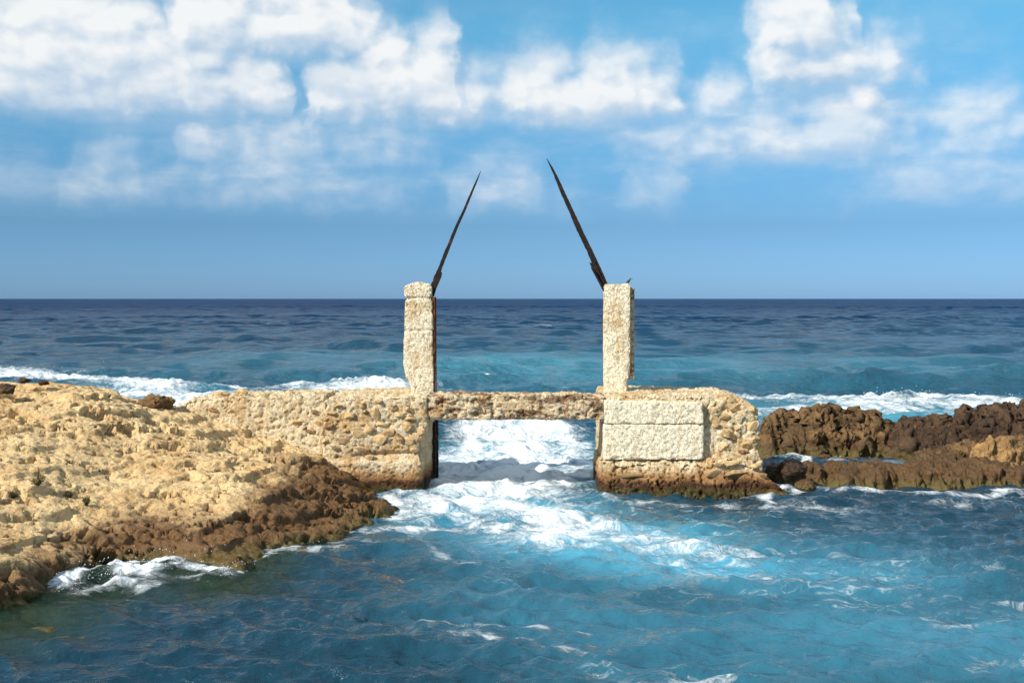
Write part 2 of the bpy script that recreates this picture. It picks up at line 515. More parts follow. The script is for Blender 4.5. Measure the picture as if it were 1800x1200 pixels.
def mat_water():
    m, t, b = material('sea_water')
    ge = t.new('ShaderNodeNewGeometry'); P = ge.outputs['Position']
    xyz = t.sep(P)
    flat = t.comb(xyz[0], xyz[1], 0.0)
    foam, milk, off, shal = t.attr('foam'), t.attr('milk'), t.attr('offshore'), t.attr('shallow')
    # foam lace
    wv = t.v('SUBTRACT', t.noisec(flat, 0.9, 3), (0.5, 0.5, 0.5))
    warp = t.v('MULTIPLY_ADD', wv, (1.1, 1.1, 0.0), flat)
    lace_p = t.v('MULTIPLY', warp, (0.75, 1.15, 1.0))
    n1 = t.noise(lace_p, 1.5, 7, 0.62, 0.5)
    rid = t.m('ABSOLUTE', t.m('SUBTRACT', t.noise(lace_p, 2.3, 5, 0.6), 0.5))        # thin curling threads
    rid = t.m('SUBTRACT', 1.0, t.m('MULTIPLY', rid, 6.0), clamp=True)
    n3 = t.noise(lace_p, 5.5, 5, 0.65, 0.8)
    pat = t.m('ADD', t.m('MULTIPLY_ADD', n1, 1.35, -0.22), t.m('ADD', t.m('MULTIPLY', rid, 0.22), t.m('ADD', t.m('MULTIPLY_ADD', n3, 0.7, -0.35), t.m('MULTIPLY_ADD', t.noise(lace_p, 17.0, 4, 0.7, 0.6), 0.55, -0.275))))
    f = t.ss(t.m('ADD', t.m('MULTIPLY', foam, 0.88), pat), 0.86, 1.50)
    f = t.m('MULTIPLY', f, t.ss(foam, 0.02, 0.16))
    rid2 = t.m('ABSOLUTE', t.m('SUBTRACT', t.noise(t.v('MULTIPLY', warp, (0.40, 1.25, 1.0)), 1.25, 5, 0.6, 0.3), 0.5))
    thread = t.m('MULTIPLY', t.ss(rid2, 0.030, 0.0), t.m('MULTIPLY', t.ss(t.attr('threads'), 0.30, 1.0), t.m('MULTIPLY', t.ss(n3, 0.40, 0.65), 0.30)))
    f = t.m('MAXIMUM', f, thread)
    # colour of the water body
    pn = t.noise(t.v('MULTIPLY', flat, (0.5, 1.2, 1.0)), 0.35, 4, 0.6)
    pf = t.noise(t.v('MULTIPLY', flat, (0.35, 1.0, 1.0)), 0.09, 4, 0.65)
    pg = t.noise(t.v('MULTIPLY', flat, (0.35, 1.0, 1.0)), 0.016, 4, 0.65)
    pn = t.m('ADD', t.m('MULTIPLY', pn, 0.5), t.m('MULTIPLY', t.m('ADD', t.m('MULTIPLY_ADD', pf, 2.2, -0.6), t.m('MULTIPLY_ADD', pg, 2.2, -0.6)), 0.25), clamp=True)
    deep = t.mix(pn, lin(4, 34, 48), lin(12, 60, 78))
    sea = t.mix(t.ss(off, 0.30, 1.0), t.mix(t.ss(off, 0.0, 0.4), deep, t.mix(pn, lin(6, 46, 66), lin(18, 76, 96))), t.mix(pn, lin(3, 24, 60), lin(12, 50, 88)))
    mk = t.mix(off, t.mix(pn, lin(48, 132, 162), lin(96, 176, 200)), t.mix(pn, lin(58, 118, 128), lin(92, 150, 156)))
    col = t.mix(milk, sea, mk)
    col = t.mix(t.m('MULTIPLY', shal, 0.8), col, lin(46, 66, 46))
    foamc = t.mix(t.noise(P, 6, 4), lin(226, 236, 240), lin(250, 251, 251))
    col2 = t.mix(f, col, foamc)
    t.put(b.inputs['Base Color'], col2)
    b.inputs['IOR'].default_value = 1.33
    t.put(b.inputs['Roughness'], t.mix(f, t.mix(off, (0.05,) * 3, (0.22,) * 3), (0.85,) * 3))
    t.put(b.inputs['Specular IOR Level'], t.m('MULTIPLY', t.lin(f, 0, 1, 1, 0.2), t.m('MULTIPLY', t.m('POWER', t.m('SUBTRACT', 1.03, off, clamp=True), 1.7), 0.9)))
    r1 = t.noise(t.v('MULTIPLY', flat, (0.55, 1.0, 1.0)), 3.2, 5, 0.6, 0.3)
    r2 = t.noise(t.v('MULTIPLY', flat, (0.6, 1.0, 1.0)), 0.8, 3, 0.55, 0.4)
    h = t.m('ADD', t.m('MULTIPLY', r1, t.lin(off, 0, 1, 0.12, 0.30)), t.m('MULTIPLY', r2, t.lin(off, 0, 1, 0.10, 0.9)))
    h = t.m('ADD', h, t.m('MULTIPLY', f, t.m('ADD', t.m('MULTIPLY_ADD', t.noise(P, 7, 5, 0.65), 0.04, 0.01), t.m('MULTIPLY', t.noise(P, 24, 4, 0.7), 0.022))))
    nb = t.bump(h, 1.0, 1.0)
    # wavelets finer than the mesh: slopes added straight to the normal so that they survive at grazing view
    def slope(sc, k):
        v_ = t.v('SUBTRACT', t.noisec(t.v('MULTIPLY', flat, (0.5, 1.0, 1.0)), sc, 2.0), (0.5, 0.5, 0.5))
        return t.v('MULTIPLY', v_, (k * 0.6, k, 0.0))
    sl = t.v('ADD', t.v('ADD', slope(2.6, 0.56), slope(0.8, 0.40)), t.v('ADD', slope(0.17, 0.40), t.v('MULTIPLY', slope(8.0, 0.60), t.comb(*(3 * [t.lin(off, 0, 0.3, 1, 0)])))))
    sl = t.v('MULTIPLY', sl, t.comb(*(3 * [t.m('MULTIPLY', t.lin(off, 0, 0.6, 0.9, 1.25), t.lin(f, 0, 1, 1, 0.1))])))
    t.put(b.inputs['Normal'], t.v('NORMALIZE', t.v('ADD', nb, sl)))
    out = next(n for n in t.n if n.type == 'OUTPUT_MATERIAL')
    tr = t.new('ShaderNodeBsdfTransparent'); tr.inputs[0].default_value = (0.62, 0.8, 0.72, 1)
    ms = t.new('ShaderNodeMixShader')
    t.put(ms.inputs[0], t.m('MULTIPLY', t.m('MULTIPLY', shal, 0.6), t.m('SUBTRACT', 1.0, f)))
    t.l.new(b.outputs[0], ms.inputs[1]); t.l.new(tr.outputs[0], ms.inputs[2])
    t.l.new(ms.outputs[0], out.inputs['Surface'])
    return m


M_WATER = mat_water()


# ------------------------------------------------------------------ sea
def seg_dist(x, y, pts):
    """distance to a polyline and the position along it"""
    best = np.full(len(x), 1e9, np.float32)
    for (ax, ay), (bx, by) in zip(pts[:-1], pts[1:]):
        dx, dy = bx - ax, by - ay
        tt = np.clip(((x - ax) * dx + (y - ay) * dy) / (dx * dx + dy * dy + 1e-9), 0, 1)
        best = np.minimum(best, np.hypot(x - ax - tt * dx, y - ay - tt * dy))
    return best


def gp(*pix):
    return [tuple(at(px, py, z=0)[:2]) for px, py in pix]


def signed(x, y, poly):
    inside = np.zeros(len(x), bool)
    n = len(poly)
    for k in range(n):
        (ax, ay), (bx, by) = poly[k], poly[(k + 1) % n]
        cr = ((ay > y) != (by > y)) & (x < (bx - ax) * (y - ay) / (by - ay + 1e-12) + ax)
        inside ^= cr
    dd = seg_dist(x, y, list(poly) + [poly[0]])
    return np.where(inside, dd, -dd)


SHORE = gp((-420, 1130), (-200, 1110), (-60, 1088), (0, 1072), (70, 1046), (110, 1018), (190, 1000), (290, 985), (370, 992), (425, 1003), (450, 985), (470, 968), (530, 958),
           (600, 945), (640, 925), (700, 908), (704, 892), (680, 876), (655, 868), (620, 862))
SHORE += [(-3.2, 24.6), (-4.6, 25.6), (-6.4, 26.4), (-8.0, 28.5), (-12.0, 31.0), (-20.0, 33.0), (-32, 30), (-30, 14)]


def build_sea():
    offs = [900.0]
    while offs[-1] > 128: offs.append(offs[-1] - 1.45)
    Ds = [3.0, 5.0, 6.5, 7.6] + [CAMZ * FPX / o for o in offs]
    while Ds[-1] < 260: Ds.append(Ds[-1] + min(1.0, max(0.3, Ds[-1] ** 2 * 1.45 / (CAMZ * FPX))))
    while Ds[-1] < 640: Ds.append(Ds[-1] + 2.1)
    while Ds[-1] < 90000: Ds.append(Ds[-1] * 1.055)
    Ds = np.array(Ds)
    fine = np.linspace(math.radians(-29.5), math.radians(29.5), 900)
    rest = np.linspace(math.radians(29.5), math.radians(330.5), 92)[1:-1]
    A = np.concatenate([fine, rest])
    R, T = np.meshgrid(Ds, A, indexing='ij')
    x = (R * np.sin(T)).ravel(); y = (R * np.cos(T)).ravel(); r = R.ravel()
    N = len(x)
    cell = np.maximum(np.gradient(Ds)[:, None] * np.ones_like(T), R * math.radians(59) / 900).ravel()
    p2 = np.stack([x, y, np.zeros(N)], 1)
    off = sst(y + 0.25 * np.abs(x) * 0, 25.5, 33.0) * np.ones(N)
    chan = np.exp(-((x - 0.0) / 2.6) ** 2) * sst(y, 19, 22) * (1 - sst(y, 30, 40))
    # ---- waves
    rg = np.random.default_rng(3)
    w1 = fbm(p2, 0.045, 3) ; w2 = fbm(p2, 0.05, 3, off=31.0)
    wx = x + 2.2 * w1; wy = y + 2.2 * w2
    z = np.zeros(N)
    for k in range(76):
        lam = 0.28 * (78 ** (k / 75.0))                       # 0.28 .. 22 m
        th = rg.normal(0, 0.42) + math.pi * 1.5 + 0.10         # running towards the shore
        kx, ky = math.cos(th) * 2 * math.pi / lam, math.sin(th) * 2 * math.pi / lam
        ph = rg.uniform(0, 6.28)
        amp_o = 0.0120 * lam ** 0.86 * (1.0 if lam < 4 else 0.75 if lam < 9 else 0.38)
        amp_l = 0.0150 * lam * math.exp(-(lam / 1.35) ** 2) + 0.004 * lam * math.exp(-(lam / 3.0) ** 2)
        amp = amp_l * (1 - off) + amp_o * off
        fade = sst(lam / np.maximum(cell, 1e-3), 2.0, 3.6)
        s = np.sin(wx * kx + wy * ky + ph)
        z += amp * fade * (2.0 * ((s + 1) / 2) ** 1.7 - 0.9)
    nm = p2 * np.array((0.55, 1.0, 1.0))
    chop = ridged(nm, 0.9, 4, 0.5) * 0.5
    z += (0.030 + 0.11 * off) * (chop - 0.4) * sst(1.6 / np.maximum(cell, 1e-3), 1.0, 3.0)
    gust = fbm(p2 * np.array((0.35, 1, 1)), 0.02, 3)
    z *= (1 + 0.5 * gust)
    # ---- foam
    foam = np.zeros(N); lift = np.zeros(N)
    def band(pts, wid, val, h=0.0, pw=1.0):
        nonlocal foam, lift
        q = gp(*pts)
        dd = seg_dist(x + 0.5 * w1 + 0.22 * chop, y + 0.8 * w2, q) / wid
        f = np.exp(-dd ** 2 * 1.3)
        foam = np.maximum(foam, f * val)
        if h: lift = np.maximum(lift, f ** pw * h)
    # surf behind the headland and the old wall
    band([(-40, 655), (60, 658), (150, 664), (240, 672), (300, 680)], 2.1, .92, 0.22)
    band([(200, 684), (300, 688), (380, 692), (330, 702)], 2.2, .92, 0.08)
    band([(250, 668), (360, 674), (480, 679), (560, 677)], 1.7, .74, 0.10)
    band([(430, 690), (540, 686), (640, 680), (715, 682)], 2.0, .92, 0.18)
    band([(600, 676), (650, 671), (700, 678)], 1.1, .95, 0.25)
    band([(300, 720), (520, 712), (720, 700)], 2.0, .7)
    # breaker on the right
    band([(1520, 697), (1570, 690), (1640, 695), (1720, 700), (1850, 706)], 1.1, .98, 0.16)
    band([(1490, 706), (1600, 704), (1720, 706), (1850, 710)], 1.8, .84, 0.1)
    band([(1290, 696), (1400, 700), (1500, 701)], 1.5, .78, 0.08)
    band([(1330, 716), (1450, 714), (1580, 714), (1720, 720)], 1.8, .82)
    band([(1340, 745), (1345, 790), (1420, 799), (1500, 799)], 0.6, .8)
    # race through the gate
    band([(915, 735), (915, 790), (905, 860)], 2.3, .93, 0.10)
    band([(830, 760), (815, 820), (800, 870), (770, 890)], 1.1, .84, 0.06)
    band([(1000, 760), (1010, 800), (1000, 850)], 0.9, .85)
    band([(800, 800), (900, 815), (1030, 810)], 1.0, .9)
    band([(775, 838), (900, 835), (1050, 835)], 0.9, 1.0)
    band([(780, 880), (880, 890), (970, 905), (1010, 925), (1000, 945)], 1.15, .9, 0.05)
    band([(720, 905), (800, 915), (900, 930)], 0.8, .72)
    band([(960, 870), (1100, 930), (1200, 950), (1290, 965)], 0.9, .66)
    band([(1000, 950), (1130, 955), (1230, 975)], 0.6, .55)
    band([(1200, 980), (1330, 1005), (1400, 1020)], 0.35, .46)
    band([(1360, 1000), (1400, 1015), (1480, 1020), (1600, 1015)], 0.3, .40)
    band([(780, 962), (830, 985), (910, 995)], 0.16, .48)
    band([(780, 1078), (900, 1074), (1020, 1082), (1060, 1092)], 0.12, .55)
    band([(790, 1085), (870, 1092), (950, 1100), (1050, 1125)], 0.14, .44)
    band([(1080, 1150), (1130, 1165), (1160, 1200), (1180, 1260)], 0.30, .42)
    band([(1530, 1165), (1590, 1190), (1650, 1230)], 0.30, .44)
    band([(1700, 1140), (1800, 1130), (1880, 1140)], 0.2, .38)
    # along the rocks
    band([(110, 1030), (160, 1012), (210, 1010), (270, 1016)], 0.42, 1.0, 0.20)
    band([(150, 1040), (230, 1028)], 0.25, .85, 0.08)
    band([(250, 992), (300, 995), (350, 1005), (420, 1010)], 0.28, .86, 0.14)
    band([(395, 1016), (330, 1018), (260, 1030)], 0.2, .5)
    band([(450, 985), (510, 965), (560, 968), (610, 962)], 0.28, .72, 0.04)
    band([(600, 950), (650, 938), (700, 930), (780, 925)], 0.45, .60)
    band([(706, 915), (706, 890), (690, 876), (740, 868), (765, 838)], 0.40, .78)
    band([(1045, 800), (1050, 870), (1120, 880), (1250, 884), (1380, 884)], 0.22, .50)
    band([(1350, 797), (1440, 796), (1520, 796)], 0.8, .95)
    band([(1445, 806), (1440, 826), (1420, 838), (1405, 852), (1385, 866), (1372, 880)], 0.22, .95, 0.03)
    band([(1390, 864), (1450, 858), (1560, 858), (1660, 864), (1760, 866), (1850, 858)], 0.20, .72, 0.02)
    band([(1390, 880), (1500, 870), (1650, 880), (1800, 878)], 0.4, .40)
    # a few whitecaps offshore and loose flecks in the lagoon
    for pts in ([(770, 577), (835, 578)], [(940, 577), (975, 577)], [(1420, 651), (1450, 651)], [(740, 604), (830, 604)], [(505, 594), (520, 594)], [(415, 593), (405, 593)],
                [(1170, 660), (1200, 660)], [(880, 676), (900, 678)], [(960, 686), (1000, 686)], [(155, 608), (165, 608)], [(835, 655), (850, 655)]):
        band(pts, 0.35, .75, 0.10)
    fleck = fbm(p2 * np.array((0.5, 1.1, 1)), 0.55, 4, off=5.0)
    foam = np.maximum(foam, 0.40 * sst(fleck, 0.30, 0.75) * (1 - sst(y, 28, 40)) * sst(x, -5, -1))
    foam = np.maximum(foam, 0.30 * sst(fleck, 0.35, 0.8) * sst(y, 28, 36) * (1 - sst(y, 55, 80)))
    threads = sst(fbm(p2 * np.array((0.6, 1.0, 1)), 0.28, 3, 0.5, 51.0) + 0.9 * foam, -0.25, 0.55) * (1 - sst(y, 60, 90)) * (0.35 + 0.65 * sst(x, -5.0, -1.0)) * np.where(y > 27, 0.6, 1.0)
    lump = fbm(np.stack([x, y, np.zeros(N)], 1), 1.7, 4, 0.55, 3.0)
    near = sst(0.35 / np.maximum(cell, 1e-3), 0.4, 1.4)
    z += lift * (1 + 0.8 * lump) + 0.03 * sst(foam, 0.45, 1.0) * lump * near
    # rolling green swells just outside
    for pts, h, wd in (([(1150, 668), (1450, 664), (1620, 668), (1850, 668)], .42, 2.2), ([(330, 640), (520, 632), (760, 645)], .34, 2.6), ([(560, 588), (800, 583), (1000, 586)], .5, 3.5),
                       ([(760, 672), (900, 680), (1060, 676)], .25, 1.8), ([(1500, 612), (1850, 606)], .4, 3.4)):
        z += h * np.exp(-(seg_dist(x + 3 * w1, y + 3 * w2, gp(*pts)) / wd) ** 2)
    # ---- churned, sandy, turquoise water
    milk = np.zeros(N)
    def pool(px, py, rx, ry, val):
        nonlocal milk
        c = at(px, py, z=0)
        milk = np.maximum(milk, val * np.exp(-(((x - c[0] + 0.8 * w1) / rx) ** 2 + ((y - c[1] + 0.8 * w2) / ry) ** 2)))
    pool(915, 800, 2.4, 4.5, 1.0); pool(880, 900, 2.6, 2.2, .95); pool(1080, 950, 2.8, 2.0, 1.0); pool(1200, 985, 2.6, 1.8, .85); pool(1330, 1010, 2.4, 1.5, .6)
    pool(1480, 1000, 3.4, 2.6, .55); pool(1600, 1100, 4.4, 2.6, .48); pool(1300, 1080, 3.4, 2.0, .45); pool(1250, 1000, 2.0, 1.2, .8); pool(1150, 1130, 2.0, 1.6, .28); pool(1500, 1190, 3.0, 1.2, .36); pool(950, 1010, 1.8, 1.6, .45); pool(1100, 1060, 2.5, 1.5, .42)
    pool(915, 640, 10, 18, .66); pool(560, 630, 10, 16, .3); pool(1220, 645, 8, 15, .52); pool(640, 650, 6, 10, .36); pool(1450, 720, 6, 5, .75); pool(1700, 720, 6, 5, .6); pool(500, 700, 9, 6, .62); pool(200, 690, 8, 6, .5)
    pool(1550, 640, 10, 16, .34); pool(350, 645, 9, 14, .22)
    milk *= 1 - 0.18 * (1 - sst(y, 15.0, 19.0))
    milk = np.clip(milk * (1 + 0.55 * fbm(p2 * np.array((0.5, 1, 1)), 0.35, 4)), 0, 1)
    # ---- shallow ledge by the headland
    dsh = signed(x, y, SHORE)
    shal = sst(dsh, -2.4, -0.2) * (1 - sst(x, -4.2, -2.6)) * (1 - sst(y, 19, 21))
    z -= 0.0
    depth_damp = 1 - 0.6 * sst(dsh, -0.7, 0.2)
    z = z * np.where(off < 0.5, depth_damp, 1)
    offc = sst(np.log(r), math.log(40), math.log(900))
    V = np.stack([x, y, z], 1)
    F = grid_faces(len(Ds), len(A), wrap=True)[:, ::-1]
    o = mesh_np('sea', V, F, M_WATER, attrs={'foam': foam, 'milk': milk, 'threads': threads, 'offshore': 0.45 * off + 0.55 * offc * off, 'shallow': shal})
    tag(o, kind='structure')


build_sea()


# ------------------------------------------------------------------ headland
def tps_fit(pts):
    P_ = np.array(pts); n = len(P_)
    d2 = ((P_[:, None, :2] - P_[None, :, :2]) ** 2).sum(-1)
    K = np.where(d2 > 0, 0.5 * d2 * np.log(d2 + 1e-12), 0) + 0.02 * np.eye(n)
    Q = np.c_[np.ones(n), P_[:, :2]]
    A_ = np.block([[K, Q], [Q.T, np.zeros((3, 3))]])
    s = np.linalg.solve(A_, np.r_[P_[:, 2], 0, 0, 0])
    def ev(x, y):
        out = s[n] + s[n + 1] * x + s[n + 2] * y
        for k in range(n):
            q = (x - P_[k, 0]) ** 2 + (y - P_[k, 1]) ** 2
            out = out + s[k] * 0.5 * q * np.log(q + 1e-12)
        return out
    return ev


HEAD = [(-300, 985, 14.6), (-300, 900, 16), (-300, 760, 18), (-300, 665, 20),
        (0, 985, 14.6), (0, 930, 15.6), (0, 850, 17.0), (0, 750, 18.8), (0, 692, 20.5),
        (100, 960, 15.8), (100, 900, 16.8), (100, 840, 17.8), (100, 750, 19.6), (100, 686, 21.0),
        (200, 945, 16.6), (200, 900, 17.3), (200, 840, 18.5), (200, 760, 20.2), (200, 698, 21.6),
        (280, 930, 17.0), (270, 780, 20.2), (262, 720, 22.0), (350, 915, 17.4), (350, 860, 18.6), (350, 800, 20.2), (345, 757, 21.6), (312, 720, 22.6),
        (430, 940, 17.4), (450, 890, 18.4), (450, 845, 19.6), (450, 815, 20.6), (440, 787, 22.0), (400, 765, 22.4),
        (540, 905, 19.0), (560, 870, 19.8), (540, 835, 20.9), (540, 815, 21.7), (560, 806, 22.2), (620, 835, 21.8), (620, 870, 20.6), (660, 880, 20.6), (690, 892, 20.4), (640, 850, 22.1), (650, 915, 19.6)]


def build_headland():
    pts = [tuple(at(px, py, Y=Y)) for px, py, Y in HEAD]
    pts += [(-6.2, 26.2, 0.6), (-9, 26, 0.9), (-13, 26, 1.2), (-20, 27, 1.8), (-20, 18, 2.6), (-4.5, 24.0, 1.0), (-26, 24, 2.2)]
    ev = tps_fit(pts)
    st = 0.030
    xs = np.concatenate([np.arange(-26, -13.5, 0.16), np.arange(-13.5, -1.6, st)])
    ys = np.concatenate([np.arange(12.0, 22.9, st), np.arange(22.9, 33.5, 0.055)])
    Y, X = np.meshgrid(ys, xs, indexing='ij')
    x, y = X.ravel(), Y.ravel()
    p = np.stack([x, y, np.zeros(len(x))], 1)
    H = ev(x, y)
    co = fbm(p, 0.75, 5, 0.55, 2.0)
    dist = signed(x, y, SHORE) + 0.16 * co
    # rock blocks split by joints running down to the right, as the beds do
    q = np.stack([x * 0.8 + y * 0.42, y * 0.62 - x * 0.36, np.zeros(len(x))], 1)
    blocks = np.minimum(worley(q, 0.9, 4.0), 1.0)
    H = H - 0.05 + 0.10 * fbm(p, 0.45, 3) + 0.05 * (0.55 - blocks) + 0.03 * fbm(q, 1.6, 4, 0.6, 9.0)
    steep = 0.34 + 0.20 * fbm(p, 0.6, 2, off=8.0)
    rise = sst(dist, -0.12, np.maximum(steep, 0.15)) * 0.72 + 0.28 * sst(dist, 0.0, 1.5)
    low = np.where((x < -3.0) & (y < 19), -0.12 + 0.20 * np.minimum(dist, 0), -0.25 + 0.7 * np.minimum(dist, 0))
    low = np.maximum(low, -1.6) + 0.10 * fbm(p, 1.3, 4)
    for px, py, rr, hh in ((130, 1062, .30, .16), (40, 1112, .55, .15), (110, 1110, .5, .12), (190, 1090, .35, .10), (10, 1090, .4, .14), (300, 1048, .4, .05)):
        c = at(px, py, z=0)
        low = low + hh * 2.2 * np.exp(-(((x - c[0]) / (rr * 1.5)) ** 2 + ((y - c[1]) / rr) ** 2))
    low = np.minimum(low, -0.11 + 0.06 * fbm(p, 2.2, 3))
    z = low + (np.maximum(H, 0.12) - low) * rise
    nr, nc = len(ys), len(xs)
    V = np.stack([x, y, z], 1).astype(np.float32)
    F = grid_faces(nr, nc)
    nrm = normals(V, F)
    p3 = V * np.array((1.0, 1.0, 1.4), np.float32)
    q3 = np.stack([x * 0.8 + y * 0.5, (y * 0.7 - x * 0.42) * 1.0, z * 1.3], 1)
    flat = sst(nrm[:, 2], 0.5, 0.9)
    near = sst(dist, -0.5, 0.2)
    rough = np.clip(0.6 * sst(fbm(p, 0.4, 2, off=12.0), -0.3, 0.5) + sst(x + 0.3 * (y - 20), -6.2, -4.0) + 0.7 * sst(-dist, -1.2, -0.2), 0, 1)      # the right flank is the most broken
    dd = 0.030 * fbm(p3, 1.6, 4, 0.55, 1.0) + 0.030 * ridged(p3, 3.0, 4, 0.55, 6.0) * (0.1 + 1.4 * rough) + 0.009 * fbm(p3, 11.0, 2, 0.6, 4.0)
    pn_ = fbm(q3 * np.array((1.0, 2.0, 1.0)), 1.7, 4, 0.6, 3.0)
    sn_ = fbm(q3 * np.array((1.0, 1.8, 1.0)), 4.6, 3, 0.6, 13.0)
    region = sst(fbm(p, 0.55, 3, 0.5, 41.0), -0.35, 0.35)
    pits = sst(pn_, 0.44 - 0.14 * rough, 0.54 - 0.14 * rough) * region
    small = sst(sn_, 0.40 - 0.10 * rough, 0.50 - 0.10 * rough) * (0.3 + 0.7 * region)
    crack = np.clip(1 - np.abs(fbm(q3 * np.array((0.5, 2.4, 1.0)), 0.9, 4, 0.55, 23.0)) * 22, 0, 1) * sst(fbm(p, 0.5, 2, off=33.0), -0.2, 0.2)
    dd -= 0.26 * pits + 0.12 * small + 0.20 * crack
    bed = z * 2.2 + q[:, 1] * 0.9 + 0.5 * fbm(p, 0.8, 3, off=17.0)
    bed = bed - np.floor(bed)
    dd += 0.13 * (sst(bed, 0.0, 0.08) - bed) * (0.45 + 0.6 * rough)
    sel = np.clip(near, 0.1, 1)
    V = V + nrm * (dd * sel)[:, None].astype(np.float32)
    # gully between rock and the old wall
    gx = seg_dist(V[:, 0], V[:, 1], [tuple(at(a, b, Y=c)[:2]) for a, b, c in ((400, 790, 21.5), (470, 805, 21.2), (560, 825, 21.2), (640, 850, 21.5))])
    V[:, 2] -= 0.16 * np.exp(-(gx / 0.30) ** 2)
    wet = -0.25 + 0.66 * sst(x + 0.25 * (y - 20), -6.0, -3.9) * (1 - sst(y, 21.9, 22.5)) + 0.12 * sst(-y, -18.5, -14.5) + 0.25 * np.exp(-((x + 5.5) ** 2 + (y - 17.2) ** 2) / 1.6)  # right flank: wet brown, widened so the shade there is painted in too
    wet = np.where(y > 22.6, -0.4, wet)
    wet = np.where((dist < -0.25) & (y < 18.5), 1.5, wet)
    keep = (V[F, 2].max(1) > -1.3) | (F.min(1) < 0)
    o = mesh_np('rocky_headland', V, F[keep], M_HEAD, attrs={'wet': wet}, smooth=False)
    tag(o, kind='structure')
    return V


HV = build_headland()


def ground_z(x, y):
    k = np.argmin((HV[:, 0] - x) ** 2 + (HV[:, 1] - y) ** 2)
    return float(HV[k, 2])


# ------------------------------------------------------------------ the ruined sluice gate
def prof(pts):
    """piecewise profile: list of (height, value)"""
    pts = sorted(pts); hs = [a for a, _ in pts]; vs = [b for _, b in pts]
    return lambda z: np.interp(z, hs, vs)


def rough_block(name, mat, left, right, front, back, bottom, top, parent, step=0.024, amp=0.028, chip=0.05, seed=0.0, rounding=0.06, joints=(), top_noise=0.03, rotz=0.0, extra=None, shear=None):
    """sea-worn block: each limit is a number or a function of height (sides, faces) or of x (top)"""
    fn = lambda a: a if callable(a) else (lambda q, a=a: np.full(np.shape(q), float(a)))
    L, R, Fr, Bk, Tp = map(fn, (left, right, front, back, top))
    zmid = 0.5 * (bottom + float(np.max(Tp(np.array([0.0])))))
    sx = float(np.max(R(np.array([zmid]))) - np.min(L(np.array([zmid])))); sy = float(np.max(Bk(np.array([zmid]))) - np.min(Fr(np.array([zmid]))))
    sz = float(np.max(Tp(np.array([0.5 * (L(np.array([zmid]))[0] + R(np.array([zmid]))[0])]))) - bottom)
    U, F = box_grid(step, sx, sy, sz)
    xm = L(np.full(len(U), zmid)) * (1 - U[:, 0]) + R(np.full(len(U), zmid)) * U[:, 0]
    z = bottom + (Tp(xm) - bottom) * U[:, 2]
    x = L(z) * (1 - U[:, 0]) + R(z) * U[:, 0]
    y = Fr(z) * (1 - U[:, 1]) + Bk(z) * U[:, 1]
    V = np.stack([x, y, z], 1).astype(np.float32)
    if shear is not None: V = shear(V, U)
    ctr = V.mean(0)
    n = normals(V, F)
    # worn arrises
    ex = np.minimum(U[:, 0], 1 - U[:, 0]) * sx; ey = np.minimum(U[:, 1], 1 - U[:, 1]) * sy; ez = np.minimum(U[:, 2], 1 - U[:, 2]) * sz
    e = np.sort(np.stack([ex, ey, ez], 1), 1)
    edge = np.exp(-e[:, 1] / rounding)
    p = V + seed
    dd = amp * 0.6 * fbm(p, 2.2, 3, 0.5) + amp * 0.30 * fbm(p, 19.0, 2, 0.7, 5.0)
    dd -= amp * 1.3 * sst(fbm(p, 10.0, 3, 0.6, 9.0), 0.30, 0.44) + amp * 1.1 * sst(fbm(p, 5.0, 3, 0.6, 19.0), 0.46, 0.58)
    dd -= edge * (rounding * 0.55 + chip * np.maximum(0, fbm(p, 3.2, 3, 0.6, 21.0)) * 1.6)
    for zj, dj in joints:
        dd -= dj * np.exp(-((z + 0.02 * fbm(p, 2.0, 2)) - zj) ** 2 / (2 * 0.014 ** 2))
    if extra is not None: dd = dd + extra(V, U)
    V = V + n * dd[:, None].astype(np.float32)
    V[:, 2] += top_noise * fbm(p, 5.0, 4, 0.6, 2.0) * sst(U[:, 2], 0.8, 1.0)
    if rotz:
        c, s = math.cos(rotz), math.sin(rotz)
        dx, dy = V[:, 0] - ctr[0], V[:, 1] - ctr[1]
        V[:, 0], V[:, 1] = ctr[0] + c * dx - s * dy, ctr[1] + s * dx + c * dy
    base = np.array([ctr[0], ctr[1], V[:, 2].min()], np.float32)
    o = mesh_np(name, V - base, F, mat, smooth=False)
    o.location = Vector(base.tolist())
    child(o, parent)
    return o


ruin = empty('ruined_sluice_gate', (0.0, 22.5, 0.0))
tag(ruin, 'ruined pale concrete sluice gate with two pillars and rusty spars over the channel', 'ruin')
YF = 22.4                                                # front of the abutments


def X(px, Y): return float(at(px, 600, Y=Y)[0])
def Z(py, Y): return float(at(900, py, Y=Y)[2])


# old wall on the left, a step behind the abutment
wall_top = lambda x: np.interp(x, [X(305, 22.8), X(330, 22.8), X(400, 22.8), X(480, 22.8), X(575, 22.8)], [Z(716, 22.8), Z(703, 22.8), Z(699, 22.8), Z(697, 22.8), Z(694, 22.8)])
wall = rough_block('wall', M_CONC, X(300, 22.8), X(572, 22.8), 22.75, 24.3, -0.5, wall_top, ruin, amp=0.026, chip=0.08, seed=3.0, top_noise=0.06)
wall['label'] = 'low pebbly concrete wall running back to the rocky headland'
# left abutment: the inner corner is eaten away towards the water
LA_R = prof([(-.6, X(735, YF)), (0.25, X(735, YF)), (Z(800, YF), X(739, YF)), (Z(745, YF), X(753, YF)), (2.2, X(754, YF))])


